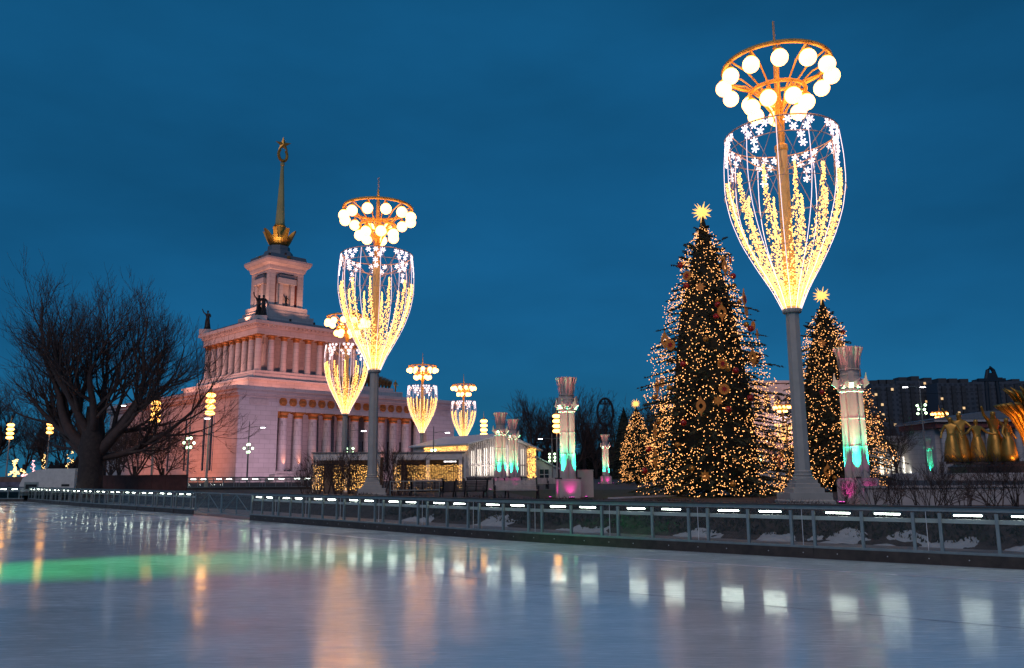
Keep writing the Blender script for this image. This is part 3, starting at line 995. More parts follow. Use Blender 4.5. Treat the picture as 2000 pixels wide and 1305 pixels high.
for i in range(11):
    x = -18.5 + 3.7 * i
    t = thing('column_uplight', 'small uplight at the foot of a lower portico column', 'uplight', pl(x, -HY - .35, 3.0), R(45), 'uplights along the portico columns')
    MB().lathe([(.16, -.1), (.2, .1), (.2, .2)], 8).build('lamp_housing', DARKM, t)
    lamp('SPOT', 'uplight_beam', t, (0, 0, .25), (0, .55, 6), 1500, (1, .36, .22), R(50), .7, .1)

# ------------------------------------------------------------------ clustered columns
def make_column(label):
    t = thing('clustered_column', label, 'column')
    MB().sq([(.74, 0), (.74, 1.02), (.71, 1.06), (.71, 1.12)]).build('pedestal', STONE, t)
    sh = MB().lathe([(.30, 1.12), (.29, 1.3), (.275, 2.5), (.285, 2.52), (.285, 2.58), (.27, 2.6), (.26, 3.78), (.27, 3.8), (.27, 3.86), (.26, 3.88), (.255, 5.0), (.33, 5.05), (.33, 5.15), (.28, 5.2)], 14).mesh('shaft', STONE)
    for k in range(4):
        a = PI / 4 + k * PI / 2
        link('shaft', sh, t, (.33 * math.cos(a), .33 * math.sin(a), 0))
    MB().lathe([(.45, 5.15), (.62, 5.25), (.66, 5.5), (.55, 5.6)], 14).build('capital', STONE, t)
    horn = MB().prism([(.45, 5.2), (.62, 5.15), (.95, 5.42), (.86, 5.55), (.80, 5.95), (.70, 5.62), (.45, 5.6)], -.13, .13).mesh('capital_horn', STONE)
    ros = MB().lathe([(.22, 0), (.2, .09), (.12, .06), (.07, .12)], 10).mesh('rosette', STONE)
    for k in range(4):
        link('capital_horn', horn, t, rz=PI / 4 + k * PI / 2)
        a = k * PI / 2
        link('rosette', ros, t, (.62 * math.cos(a), .62 * math.sin(a), 5.4), rot=(0, PI / 2, a))
    MB().lathe([(.55, 5.6), (.50, 5.75), (.52, 5.82), (.47, 5.9), (.50, 6.0)], 16).build('neck', STONE, t)
    MB().lathe([(.44, 6.0), (.50, 6.3), (.58, 6.75), (.66, 7.1)], 18).build('basket', STONE, t)
    leafc = MB().add([(.50, -.055, 0), (.50, .055, 0), (.62, .07, .70), (.74, .085, 1.12), (.76, .03, 1.13), (.77, .03, 1.05), (.77, -.03, 1.05), (.76, -.03, 1.13), (.74, -.085, 1.12), (.62, -.07, .70), (.58, 0, .35)],
                     [(0, 1, 10), (1, 2, 10), (2, 9, 10), (9, 0, 10), (2, 3, 4, 5, 6, 7, 8, 9)]).mesh('basket_leaf', STONE)
    for k in range(14):
        link('basket_leaf', leafc, t, (0, 0, 6.0), rz=2 * PI * k / 14)
    MB().lathe([(.52, 6.02), (.55, 6.06), (.52, 6.1)], 18).build('basket_band', STONE, t)
    # teal uplights on the pedestal, pink ones at its foot
    for k in range(4):
        a = k * PI / 2
        a += PI / 4
        q = MB().box((0, 0, 0), (.26, .10, .07)).build('teal_uplight', DARKM, t, loc=(.96 * math.cos(a), .96 * math.sin(a), 1.16))
        q.rotation_euler = (0, 0, a + PI / 2)
        lamp('SPOT', 'teal_beam', t, (.96 * math.cos(a), .96 * math.sin(a), 1.24), (.50 * math.cos(a), .50 * math.sin(a), 3.6), 1100, (.01, 1, .48), R(62), .9, .05)
    for k in range(4):
        a = k * PI / 2
        q = MB().box((0, 0, .05), (.36, .14, .10)).build('pink_floodlight', DARKM, t, loc=(1.25 * math.cos(a), 1.25 * math.sin(a), 0))
        q.rotation_euler = (0, 0, a + PI / 2)
        MB().box((0, 0, .104), (.32, .10, .006)).build('lamp_lens', mat('pink_lens', (1, .2, .7), .3, var=0, emit=(1, .10, .65), es=5, sample=False), q)
        lamp('SPOT', 'pink_beam', t, (1.25 * math.cos(a), 1.25 * math.sin(a), .16), (.7 * math.cos(a), .7 * math.sin(a), .75), 26, (1, .03, .45), R(80), .9, .08)
        lamp('SPOT', 'rose_beam', t, (2.1 * math.cos(a + .5), 2.1 * math.sin(a + .5), .16), (.2 * math.cos(a), .2 * math.sin(a), 6.2), 1500, (1, .24, .22), R(40), .9, .08)
    return t
cols = [(1110, 972, 42.2, 'clustered stone column with teal light beside the lawn and wide slatted benches', .12),
        (978, 950, 66, 'clustered stone column, taller of the close pair before the white hall', .5),
        (1003, 950, 74, 'clustered stone column, shorter looking of the close pair before the white hall', .3),
        (1677, 960, 32.5, 'clustered stone column with teal light in front of the second fir', .45),
        (1184, 945, 104, 'small far clustered column standing alone beyond the lawn', .2),
        (1817, 915, 125, 'far teal-lit column beside the golden fountain statues', .4)]
c0 = make_column('x')
for i, (px, py, Y, lab, rz) in enumerate(cols):
    p = aty(px, py, Y)
    o = c0 if i == 0 else dup(c0, (0, 0, 0))
    o.location = (p.x, p.y, G)
    o.rotation_euler = (0, 0, rz)
    o.scale = (.74, .74, .86)
    tag(o, lab, 'column', 'clustered columns round the garden')

# ------------------------------------------------------------------ firs with fairy lights
def prof_r(u):
    P = [(0, .90), (.12, .96), (.31, .86), (.5, .72), (.61, .60), (.76, .45), (.87, .34), (.95, .17), (1.0, .03)]
    for (a, ra), (b, rb) in zip(P, P[1:]):
        if u <= b:
            return ra + (rb - ra) * (u - a) / (b - a)
    return .03
def wob(a, z, H):
    return 1 + .10 * math.sin(3 * a + 9 * z / H) + .07 * math.sin(5 * a - 17 * z / H) + .07 * math.sin(38 * z / H)
def fir_crown(seed, H, Rb, whorls=34):
    r_ = random.Random(seed)
    mb = MB()
    core = MB()
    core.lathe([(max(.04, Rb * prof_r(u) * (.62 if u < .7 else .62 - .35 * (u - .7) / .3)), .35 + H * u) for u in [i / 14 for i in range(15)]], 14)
    for i in range(whorls):
        u = (i / whorls) ** 1.05
        z0 = .5 + (H - .6) * u
        Rr = Rb * prof_r(u)
        n = max(5, int(9 + 17 * (1 - u)))
        for k in range(n):
            a = 2 * PI * (k + r_.random()) / n
            ln = Rr * wob(a, z0, H) * r_.choice((.78, .88, .97, 1.08, 1.25)) * r_.uniform(.92, 1.06)
            d = Vector((math.cos(a), math.sin(a), 0))
            sd = Vector((-d.y, d.x, 0))
            z = z0 + r_.uniform(-.2, .2) * H / whorls * 2
            droop = -.16 * ln + (.25 * ln if u > .8 else 0)
            def P(t):
                return d * (ln * t) + Vector((0, 0, z + droop * t * t * 1.2 + .10 * ln * max(0, t - .65)))
            m_ = 4 + int(ln * 3.2)
            t0 = .42 if ln > 1 else .15
            for j in range(m_):
                t = t0 + (1 - t0) * (j + r_.random() * .6) / m_
                b = P(t)
                for sg in (-1, 1):
                    L_ = (.16 + .34 * (1 - t)) * min(1, .45 + ln * .3) * r_.uniform(.7, 1.25)
                    dr = (d * r_.uniform(.5, 1) + sd * sg * r_.uniform(.5, 1.1) + Vector((0, 0, r_.uniform(-.45, .25)))).normalized()
                    w_ = dr.cross(Vector((0, 0, 1))).normalized() * (.035 + .03 * r_.random())
                    vz = Vector((0, 0, .045))
                    tip = b + dr * L_
                    md = b + dr * L_ * .45
                    mb.add([b, md + w_, tip, md - w_, md + vz - dr * .03, md - vz], [(0, 1, 2, 3), (0, 4, 2, 5)])
            tip = P(1.05)
            b = P(.8)
            mb.add([b + sd * .06, b - sd * .06, tip, b + Vector((0, 0, .07))], [(0, 1, 2), (0, 3, 2), (1, 3, 2)])
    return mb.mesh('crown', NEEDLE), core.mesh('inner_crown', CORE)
def fir_lights(seed, H, Rb, n, r0):
    r_ = random.Random(seed)
    mb = MB()
    k = 0
    while k < n:
        u = r_.random()
        if r_.random() > prof_r(u) + .08:
            continue
        a = r_.uniform(0, 2 * PI)
        z = .45 + (H - .6) * u
        r = Rb * prof_r(u) * wob(a, z, H) * (.66 + .38 * r_.random() ** .7)
        # clumps: skip some dark patches
        if math.sin(a * 5 + z * 1.7) * math.sin(z * 2.3 - a * 3) > .72:
            continue
        mb.octa((r * math.cos(a), r * math.sin(a), z - .10 * r), r_.uniform(.6, 1.25) * r0)
        k += 1
    return mb.mesh('fairy_lights', FAIRYT)
def topper(r):
    mb = MB()
    mb.ball((0, 0, 0), r * .42, 8, 5)
    r_ = random.Random(2)
    n = 34
    for i in range(n):
        zz_ = 1 - 2 * (i + .5) / n
        a = i * 2.39996
        d = Vector((math.sqrt(1 - zz_ * zz_) * math.cos(a), math.sqrt(1 - zz_ * zz_) * math.sin(a), zz_))
        mb.tube([d * r * .3, d * r * r_.uniform(.75, 1.08)], [r * .085, .008], 4)
    return mb.mesh('star_topper', mat('glowing_star', (1, .7, .2), .4, var=0, emit=(1, .52, .13), es=1.5))
OR_RED = mat('red_bauble', (.35, .012, .01), .25, var=.2)
OR_GOLD = mat('gold_bauble', (.55, .26, .05), .3, .6, var=.2)
OR_PLATE = mat('gold_cutout', (.42, .16, .03), .5, var=.25, emit=(1, .35, .04), es=.07, sample=False)  # slight glow added to brighten the plates, which are only lit ornaments
ball_r = MB().ball((0, 0, 0), .17, 12, 8).mesh('bauble', OR_RED, True)
ball_g = MB().ball((0, 0, 0), .15, 12, 8).mesh('bauble', OR_GOLD, True)
def star_plate(n, r1, r2):
    pts = [((r1 if i % 2 == 0 else r2) * math.cos(PI * i / n), (r1 if i % 2 == 0 else r2) * math.sin(PI * i / n)) for i in range(2 * n)]
    return MB().prism(pts, -.03, .03).mesh('star_ornament', OR_PLATE)
starp = star_plate(8, .36, .2)
dm = MB()                                   # pierced drop shaped lantern plate
out_ = [(0, .62), (.07, .40), (.24, .22), (.30, 0), (.22, -.22), (.08, -.36), (0, -.66), (-.08, -.36), (-.22, -.22), (-.30, 0), (-.24, .22), (-.07, .40)]
inn_ = [(0, .17), (.06, .13), (.11, .08), (.13, 0), (.10, -.09), (.05, -.13), (0, -.17), (-.05, -.13), (-.10, -.09), (-.13, 0), (-.11, .08), (-.06, .13)]
n12 = 12
for y in (-.03, .03):
    dm.add([(x, y, z) for x, z in out_] + [(x, y, z) for x, z in inn_], [(i, (i + 1) % n12, n12 + (i + 1) % n12, n12 + i) for i in range(n12)])
dm.add([(x, y, z) for y in (-.03, .03) for x, z in out_], [(i, (i + 1) % n12, n12 + (i + 1) % n12, n12 + i) for i in range(n12)])
dm.add([(x, y, z) for y in (-.03, .03) for x, z in inn_], [((i + 1) % n12, i, n12 + i, n12 + (i + 1) % n12) for i in range(n12)])
dropp = dm.mesh('pierced_drop_ornament', OR_PLATE)
discp = MB().lathe([(.36, -.03), (.36, .03)], 20).mesh('disc_ornament', OR_PLATE)
disc_star = star_plate(8, .25, .11)
disc_star.materials.clear()
disc_star.materials.append(OR_RED)
def make_fir(label, p, H, Rb, nl, seed, r0, orn, topr):
    t = thing('christmas_tree', label, 'christmas tree', p, group='lit firs in the garden')
    MB().lathe([(.22, 0), (.18, 2), (.05, H * .98)], 8).build('trunk', BARK, t)
    cm, km = fir_crown(seed, H, Rb)
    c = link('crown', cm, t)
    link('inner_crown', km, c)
    link('fairy_lights', fir_lights(seed + 5, H, Rb, nl, r0), t, kind='stuff')
    link('star_topper', topper(topr), t, (0, 0, H + topr * .8))
    r_ = random.Random(seed + 9)
    for k in range(orn):
        u = .03 + .85 * (k + r_.random()) / orn
        # the side that shows from the rink carries most of the ornaments
        a = -PI / 2 + r_.uniform(-1.75, 1.75) + math.atan2(-p[0], p[1]) * -1
        z = .5 + (H - .8) * u
        rr_ = Rb * prof_r(u) * r_.uniform(.98, 1.1)
        loc = (rr_ * math.cos(a), rr_ * math.sin(a), z - .1 * rr_)
        q = k % 6
        rzz = a + PI / 2 + r_.uniform(-.4, .4)
        if q in (0, 3):
            link('bauble', ball_r if k % 4 else ball_g, t, loc)
        elif q in (1,):
            link('pierced_drop_ornament', dropp, t, loc, rz=rzz, scale=.85)
        elif q == 2:
            link('star_ornament', starp, t, loc, rz=rzz, scale=.8)
        elif q == 4:
            link('bauble', ball_g, t, loc)
        else:
            d_ = link('disc_ornament', discp, t, loc, rot=(PI / 2, 0, rzz), scale=.75)
            link('disc_star', disc_star, d_, (0, 0, .045), rot=(-PI / 2, 0, 0))
    return t
p = aty(1396, 927, 44)
ztop = aty(1373, 432, 44).z
make_fir('large fir with gold and red ornaments, star top and fairy lights beside the tall lamp', (p.x, p.y, G), ztop - G, 3.85, 5600, 1, .024, 60, .62)
p = aty(1630, 927, 54)
ztop = aty(1620, 592, 54).z
make_fir('fir with fairy lights and star top behind the right teal-lit column', (p.x, p.y, G), ztop - G, 3.4, 4200, 21, .026, 16, .62)
p = aty(1246, 927, 96)
ztop = aty(1244, 797, 96).z
make_fir('small distant fir densely covered in warm fairy lights', (p.x, p.y, G), ztop - G, 2.3, 1700, 41, .034, 0, .6)
# ------------------------------------------------------------------ leafless trees and shrubs
def branch_mesh(name, seed, starts, levels, shrink, spread, up, kids, m, minr=.012, seglen=.33, sides=5):
    """starts: (base point, direction, length, radius); curved tapering limbs that fork down to twigs"""
    r_ = random.Random(seed)
    mb = MB()
    todo = [(Vector(p), Vector(d).normalized(), l, r, 0) for p, d, l, r in starts]
    while todo:
        p, d, l, r, lv = todo.pop()
        n = max(2, min(7, int(l / seglen)))
        pts = [p.copy()]
        rad = [r]
        e = r * (.55 if lv < levels else .35)
        forks = []
        for i in range(n):
            d = (d + Vector((r_.uniform(-1, 1), r_.uniform(-1, 1), r_.uniform(-.7, .9))) * .16 + Vector((0, 0, up * (.10 + .04 * lv)))).normalized()
            p = p + d * (l / n)
            t = (i + 1) / n
            pts.append(p.copy())
            rad.append(max(minr * .6, r + (e - r) * t))
            if lv < levels and t > .25:
                forks.append((p.copy(), d.copy(), rad[-1], t))
        mb.tube(pts, rad, sides if lv == 0 else (4 if lv < 3 else 3), cap=False)
        if lv < levels:
            k = kids[min(lv, len(kids) - 1)]
            for j in range(k):
                q, dd, rr_, t = forks[-1] if j == 0 else r_.choice(forks)
                ax = Vector((r_.uniform(-1, 1), r_.uniform(-1, 1), r_.uniform(-1, 1))).cross(dd)
                if ax.length < 1e-3:
                    continue
                ang = (.25 if j == 0 else spread) * r_.uniform(.6, 1.3)
                nd = (Matrix.Rotation(ang, 3, ax.normalized()) @ dd)
                todo.append((q, nd, l * shrink * r_.uniform(.75, 1.15), max(minr, rr_ * (.85 if j == 0 else .62)), lv + 1))
    return mb.mesh(name, m, True)
# the big old tree with a sawn-off stem
p = aty(176, 933, 60.5)
bt = thing('bare_tree', 'huge leafless old tree with a sawn-off main stem behind the barrier', 'tree', (p.x, p.y, 0))
MB().lathe([(1.25, 0), (1.0, .5), (.86, 1.5), (.82, 3.0), (.95, 4.0), (.78, 5.0), (.62, 6.0), (.58, 7.0)], 14).build('trunk', BARK, bt, True)
limbs = [((-.3, 0, 3.9), (-1, -.1, .62), 4.6, .44), ((-.4, .2, 4.6), (-.75, .3, 1), 4.4, .36), ((.35, 0, 3.6), (1, -.15, .55), 4.8, .46), ((.45, .1, 4.2), (.85, .3, .9), 4.6, .38),
         ((.2, -.3, 4.8), (.35, -.5, 1), 4.6, .33), ((-.2, -.3, 5.0), (-.3, -.4, 1), 4.8, .34), ((0, .4, 5.2), (.1, .6, 1), 4.6, .30), ((.3, .1, 3.2), (1, .2, .12), 4.8, .30), ((-.3, .1, 3.4), (-1, .2, .22), 4.6, .30)]
link('limbs', branch_mesh('limbs', 5, limbs, 5, .70, .62, .55, (5, 5, 4, 4, 3), TWIG, .011, .5, 7), bt)
# smaller leafless trees
T_A = branch_mesh('crown', 11, [((0, 0, 2.0), (.1, 0, 1), 3.2, .16), ((0, 0, 1.8), (-.5, .2, 1), 2.8, .12), ((0, 0, 1.9), (.5, -.2, 1), 2.8, .12), ((0, 0, 2.2), (0, .5, 1), 2.8, .11)], 4, .68, .6, .3, (5, 5, 4, 4), TWIG, .014)
T_B = branch_mesh('crown', 17, [((0, 0, 1.2), (.3, 0, 1), 3.0, .12), ((0, 0, 1.0), (-.6, .1, 1), 2.8, .11), ((0, 0, 1.0), (.7, .1, .9), 2.8, .11), ((0, 0, 1.1), (0, -.5, 1), 2.6, .10)], 4, .7, .65, .2, (5, 5, 4, 4), TWIG, .014)
TR = MB().lathe([(.26, 0), (.2, .6), (.16, 2.3)], 8).mesh('trunk', BARK, True)
def small_tree(px, Y, s, lab, rz, which=0, group=None):
    q = aty(px, 930, Y)
    t = thing('bare_tree', lab, 'tree', (q.x, q.y, G), rz, group)
    link('trunk', TR, t)
    link('crown', T_A if which == 0 else T_B, t)
    t.scale = (s, s, s)
small_tree(262, 84, 1.0, 'low spreading leafless tree between the red wall and the pavilion side', 0, 1)
small_tree(232, 96, 1.0, 'leafless tree close beside the old sawn-off tree trunk', 2, 1)
small_tree(318, 92, .95, 'leafless tree below the hanging lantern post by the pavilion side', 4, 1)
small_tree(1752, 128, 1.2, 'rounded leafless tree in front of the small white colonnaded pavilion', 1, 1)
small_tree(1518, 175, 1.4, 'leafless tree in front of the arcaded building', 3, 1)
for i, (px, Y, s) in enumerate(((-10, 150, 2.0), (45, 165, 1.7), (82, 140, 1.5), (128, 160, 1.7), (150, 175, 1.9), (215, 150, 1.4))):
    small_tree(px, Y, s, 'dark leafless park tree behind the glowing light figures', i * 1.3, i % 2, 'park trees behind the light figures')
for i, (px, Y, s) in enumerate(((1035, 205, 2.3), (1060, 215, 2.5), (1090, 230, 2.4), (1122, 205, 2.3), (1142, 220, 2.6), (1165, 210, 2.0), (1200, 225, 2.2), (1270, 200, 2.4), (1290, 215, 2.5), (1310, 190, 2.0))):
    small_tree(px, Y, s, 'dark leafless tree in the wood behind the lawn columns', i * 1.1, i % 2, 'trees of the wood behind the lawn')
fcm, fkm = fir_crown(77, 14, 3.6, 26)
for i, (px, Y, s) in enumerate(((1222, 190, 1.15), (1150, 230, 1.05), (1283, 180, .9))):
    q = aty(px, 930, Y)
    t = thing('dark_conifer', ('tall dark conifer right behind the small distant lit fir', 'dark conifer among the leafless trees near the oval ring', 'dark conifer beside the large ornamented fir')[i], 'tree', (q.x, q.y, G))
    MB().lathe([(.3, 0), (.1, 13)], 7).build('trunk', BARK, t)
    c = link('crown', fcm, t)
    link('inner_crown', fkm, c)
    t.scale = (s * 1.1, s * 1.1, s)
wb = MB()
r_ = random.Random(4)
for k in range(900):
    x = r_.uniform(-190, 330)
    y = 330 + r_.uniform(0, 50)
    h = 9 + 5 * math.sin(x * .05) + 3 * math.sin(x * .17) + r_.uniform(-2, 3)
    for j in range(3):
        z0 = r_.uniform(0, h * .7)
        wb.add([(x + r_.uniform(-3, 0), y, G + z0), (x + r_.uniform(0, 3), y + 1, G + z0), (x + r_.uniform(-1.5, 1.5), y, G + min(h, z0 + r_.uniform(3, 7)))], [(0, 1, 2)])
wb.build('far_wood', mat('far_wood_shade', (.022, .022, .026), .95, var=.4, scale=.3), None, False, None, 'stuff')

SH = [branch_mesh('stems', 30 + i, [((r_.uniform(-.35, .35), r_.uniform(-.35, .35), 0), (r_.uniform(-.6, .6), r_.uniform(-.5, .5), 1), r_.uniform(.7, 1.0), .022) for _ in range(9)], 3, .68, .5, .15, (4, 3, 3), TWIG, .006, .25, 4) for i in range(2)]
def shrub(p, s, lab, group, i):
    link_ = link('bare_shrub', SH[i % 2], None, p, rz=i * 1.7, scale=(s * .95, s * .95, s))
    tag(link_, lab, 'shrub', group)
k = 0
for px, Y, s in ((615, 50, 1.25), (650, 47, 1.3), (668, 52, 1.5), (692, 49, 1.4), (768, 48, 1.5), (790, 51, 1.35), (757, 53, 1.5), (602, 55, 1.2)):
    q = aty(px, 930, Y)
    shrub((q.x, q.y, G), s, 'bare twiggy shrub in front of the fairy-light stalls', 'shrubs before the stalls', k)
    k += 1
for px, Y, s in ((1650, 26, .62), (1712, 25.5, .7), (1748, 26, .8), (1800, 25, .75), (1838, 24.5, .9), (1880, 26, .8), (1930, 24.5, 1.0), (1985, 25, .95)):
    q = aty(px, 930, Y)
    shrub((q.x, q.y, G - .1), s, 'bare twiggy shrub in front of the low slab wall', 'shrubs along the slab wall', k)
    k += 1
# clipped bare hedge on top of the bank
hm = MB()
for k in range(9000):
    s = r_.uniform(10, 36)
    q, d, nr = on_fence(s, r_.uniform(5.6, 6.5), G + r_.uniform(0, .28 + .06 * math.sin(s * 1.3)))
    v = Vector((r_.uniform(-1, 1), r_.uniform(-1, 1), r_.uniform(-.2, 1.3))).normalized() * r_.uniform(.1, .2)
    e = v.cross(Vector((r_.uniform(-1, 1), r_.uniform(-1, 1), .3))).normalized() * .008
    hm.add([q - e, q + e, q + v], [(0, 1, 2)])
hm.build('low_hedge', HEDGE, None, False, None, 'stuff')

# ------------------------------------------------------------------ low slab wall by the lamp
p0, p1 = Vector((12.75, 30.0)), Vector((27.5, 30.6))
dw = (p1 - p0).normalized()
wt = thing('slab_wall', 'low garden wall of stone slabs beside the tall lamp plinth', 'wall', (p0.x, p0.y, G), math.atan2(dw.y, dw.x))
n = 12
for i in range(n):
    wdt = (p1 - p0).length / n
    MB().b2(i * wdt + .012, (i + 1) * wdt - .012, r_.uniform(-.012, .012), .30, 0, .62).build('slab', STONE, wt)
MB().b2(-.05, (p1 - p0).length, -.06, .38, .622, .70).build('coping', STONE, wt)

# ------------------------------------------------------------------ benches
def make_bench(ms, label):
    t = thing('bench', label, 'bench', group='garden benches')
    for i in range(5):
        MB().box((0, -.05 - .105 * i + .20, .42 + .012 * abs(i - 2)), (2.1, .085, .03)).build('seat_slat', ms, t)
    for i in range(6):
        MB().box((0, .30 + .028 * i, .50 + .075 * i), (2.1, .03, .066)).build('back_slat', ms, t)
    for x in (-1.08, 1.08):
        e = MB()
        e.tube([(x, -.34, 0), (x, -.32, .25), (x, -.22, .40), (x, .2, .40), (x, .33, .5), (x, .46, .95), (x, .54, 1.0)], .045, 6)
        e.tube([(x, .42, 0), (x, .30, .2), (x, .26, .42)], .045, 6)
        e.tube([(x, .36, .68), (x, .05, .66), (x, -.22, .66), (x, -.34, .62), (x, -.36, .52), (x, -.28, .48), (x, -.24, .54)], .04, 6)
        e.build('iron_end', DARKM, t)
    for x in (-.53, 0, .53):
        MB().tube([(x, .335, .44), (x, .50, .94)], .022, 4).build('back_strut', DARKM, t)
    return t
bw = make_bench(SLATW, 'x')
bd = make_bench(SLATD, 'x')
bl = [(bw, 1008, 41.5, .10, 'pale slatted bench with iron scroll ends next to the nearest column'),
      (bw, 950, 43.0, .25, 'pale slatted bench partly hidden by a dark bench end'),
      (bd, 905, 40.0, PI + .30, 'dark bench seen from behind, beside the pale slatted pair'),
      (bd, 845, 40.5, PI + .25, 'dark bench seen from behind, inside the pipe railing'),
      (bw, 835, 57, .2, 'pale bench standing close to the glowing light curtain'),
      (bw, 1045, 70, .1, 'far pale bench right of the column pair'),
      (bw, 1068, 70.5, .1, 'far pale bench in the middle of the back row'),
      (bw, 1092, 71, .1, 'far pale bench behind the nearest column'),
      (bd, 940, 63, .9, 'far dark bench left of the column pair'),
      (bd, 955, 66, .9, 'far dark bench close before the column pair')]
seen = set()
for src, px, Y, rz, lab in bl:
    q = aty(px, 930, Y)
    o = src if id(src) not in seen else dup(src, (0, 0, 0))
    seen.add(id(src))
    o.location = (q.x, q.y, G)
    o.rotation_euler = (0, 0, rz)
    o['label'] = lab
# pipe railing left of the dark benches
q = aty(762, 930, 39.5)
t = thing('pipe_railing', 'thin metal pipe railing in front of the dark benches', 'railing', (q.x, q.y, G), .06)
for z in (.92, .5):
    MB().tube([(0, 0, z), (2.35, 0, z)], .022, 6).build('rail', ALU, t)
for i in range(3):
    MB().tube([(i * 1.16 + .015, 0, 0), (i * 1.16 + .015, 0, .9)], .022, 6).build('post', ALU, t)
for i in range(14):
    MB().tube([(.16 + i * .158, 0, .5), (.16 + i * .158, 0, .9)], .008, 4).build('baluster', ALU, t)
# grey service cabinet beside the first column
q = aty(1143, 930, 43.5)
t = thing('service_cabinet', 'plain grey cabinet standing beside the nearest column', 'cabinet', (q.x, q.y, G))
MB().b2(-.40, .40, -.2, .2, 0, 1.38).build('body', STONE, t)
MB().b2(-.43, .43, -.23, .23, 1.38, 1.42).build('lid', STONE, t)
MB().b2(-.34, .34, -.212, -.2, .1, 1.28).build('door', STONE, t)

# ------------------------------------------------------------------ stalls with fairy-light curtains
def stall(px0, px1, Y, lab, panels, seed, sign=False):
    a, b = aty(px0, 930, Y), aty(px1, 930, Y)
    W = b.x - a.x
    t = thing('light_stall', lab, 'stall', (a.x, Y, G), 0, 'stalls hung with fairy-light curtains')
    MB().b2(0, W, -.15, .15, 2.35, 2.85).build('beam', WHITEP, t)
    MB().b2(-.1, W + .1, -.25, 1.9, 2.86, 2.95).build('roof', mat('stall_roof', (.25, .24, .24), .6, var=.2), t)
    for x in (.14, W * .5, W - .14):
        MB().b2(x - .13, x + .13, -.12, .12, 0, 2.35).build('post', WHITEP, t)
    MB().b2(.02, W - .02, 1.7, 1.8, 0, 2.6).build('rear_wall', mat('stall_boards', (.20, .16, .14), .7, var=.3), t)
    MB().b2(.02, W - .02, -.02, .10, 1.98, 2.06).build('curtain_rail', DARKM, t)
    rr = random.Random(seed)
    for x0, x1 in panels:
        mb = MB()
        wires = MB()
        nx = max(3, int((x1 - x0) * W / .13))
        for i in range(nx):
            x = W * x0 + (x1 - x0) * W * (i + .5) / nx
            wires.tube([(x, -.16, .12), (x, -.16, 1.98)], .004, 3)
            for j in range(15):
                mb.octa((x + rr.uniform(-.035, .035), -.17 + rr.uniform(-.03, .03), .14 + 1.84 * (j + rr.random()) / 15), rr.uniform(.022, .036))
        c = mb.build('light_curtain', FAIRY, t, kind='stuff')
        wires.build('curtain_wires', WIRE, c, kind='stuff')
    if sign:
        MB().b2(W * .72, W * .93, -.20, -.16, 2.1, 2.32).build('sign_board', DARKM, t)
        # the lettering is too small to read in the photograph: a row of short lit strokes of uneven height
        lit = mat('lit_letters', (1, 1, 1), .4, var=0, emit=(1, .92, .88), es=2.5, sample=False)
        for k in range(9):
            x = W * .735 + k * W * .0205
            h = (.10, .12, .11, .09, .12, .12, .10, .08, .11)[k]
            MB().b2(x, x + W * (.013 if k % 3 else .015), -.212, -.201, 2.21 - h / 2, 2.21 + h / 2).build('sign_stroke', lit, t)
    return t
stall(611, 742, 62, 'stall with separate narrow fairy-light curtains behind bare shrubs', [(.0, .17), (.31, .52), (.56, .98)], 1)
stall(768, 903, 63, 'stall with one wide fairy-light curtain and small lit sign', [(.0, .12), (.2, 1.0)], 2, True)

# ------------------------------------------------------------------ white slatted hall
hall = thing('white_hall', 'white timber hall with lit slatted gable, pale roof and small lean-to', 'building', (aty(914, 930, 103).x, 103, G), R(41))
W_, D_, EV, PK = 11.6, 12.0, 5.0, 6.2
BOARD = mat('white_boards', (.60, .56, .56), .6, var=.15, scale=2, bump=.2)
MB().prism([(0, 0), (W_, 0), (W_, EV - .5), (W_ * .48, PK), (0, EV)], .3, D_).build('walls', BOARD, hall)
mb = MB()
for x0, z0, x1, z1 in ((-.5, EV - .1, W_ * .48, PK + .12), (W_ * .48, PK + .12, W_ + .6, EV - .72)):
    mb.add([(x0, -.6, z0), (x1, -.6, z1), (x1, D_ + .5, z1), (x0, D_ + .5, z0), (x0, -.6, z0 + .18), (x1, -.6, z1 + .18), (x1, D_ + .5, z1 + .18), (x0, D_ + .5, z0 + .18)],
           [(3, 2, 1, 0), (4, 5, 6, 7), (0, 1, 5, 4), (1, 2, 6, 5), (2, 3, 7, 6), (3, 0, 4, 7)])
mb.build('roof', mat('pale_roof', (.50, .55, .60), .5, var=.12), hall)
for i in range(7):
    x = .5 + i * 1.1
    if i == 6:
        x = 9.0
    h1 = EV - .4 + (PK - EV) * min(x, W_ - x) / (W_ * .5) * .8
    MB().b2(x, x + .62, .24, .29, 1.1, h1 - .5).build('lit_window', LITW, hall)
for i in range(34):
    x = .1 + i * .345
    if x > 11.5:
        break
    z1 = (EV + (PK - EV) * x / (W_ * .48)) if x < W_ * .48 else (PK - (PK - EV + .5) * (x - W_ * .48) / (W_ * .52))
    MB().b2(x, x + .12, .05, .24, .95, z1 - .05).build('facade_slat', BOARD, hall)
MB().b2(0, W_, .0, .24, 2.35, 2.5).build('facade_rail', BOARD, hall)
MB().b2(-.02, W_ * .85, -.1, .22, 0, .94).build('plinth', mat('grey_plinth', (.16, .14, .14), .7, var=.2), hall)
mb = MB()
for k in range(420):
    mb.octa((rnd.uniform(9.9, 11.4), -.05 + rnd.uniform(-.06, .06), rnd.uniform(.3, 4.6)), rnd.uniform(.035, .055))
mb.build('light_panel', FAIRY, hall, kind='stuff')
mb = MB()
for k in range(420):
    mb.octa((-.35 + rnd.uniform(-.1, .1), rnd.uniform(-.4, 9), EV - .5 + rnd.uniform(-.28, .28)), rnd.uniform(.03, .05))
mb.build('eaves_lights', FAIRY, hall, kind='stuff')
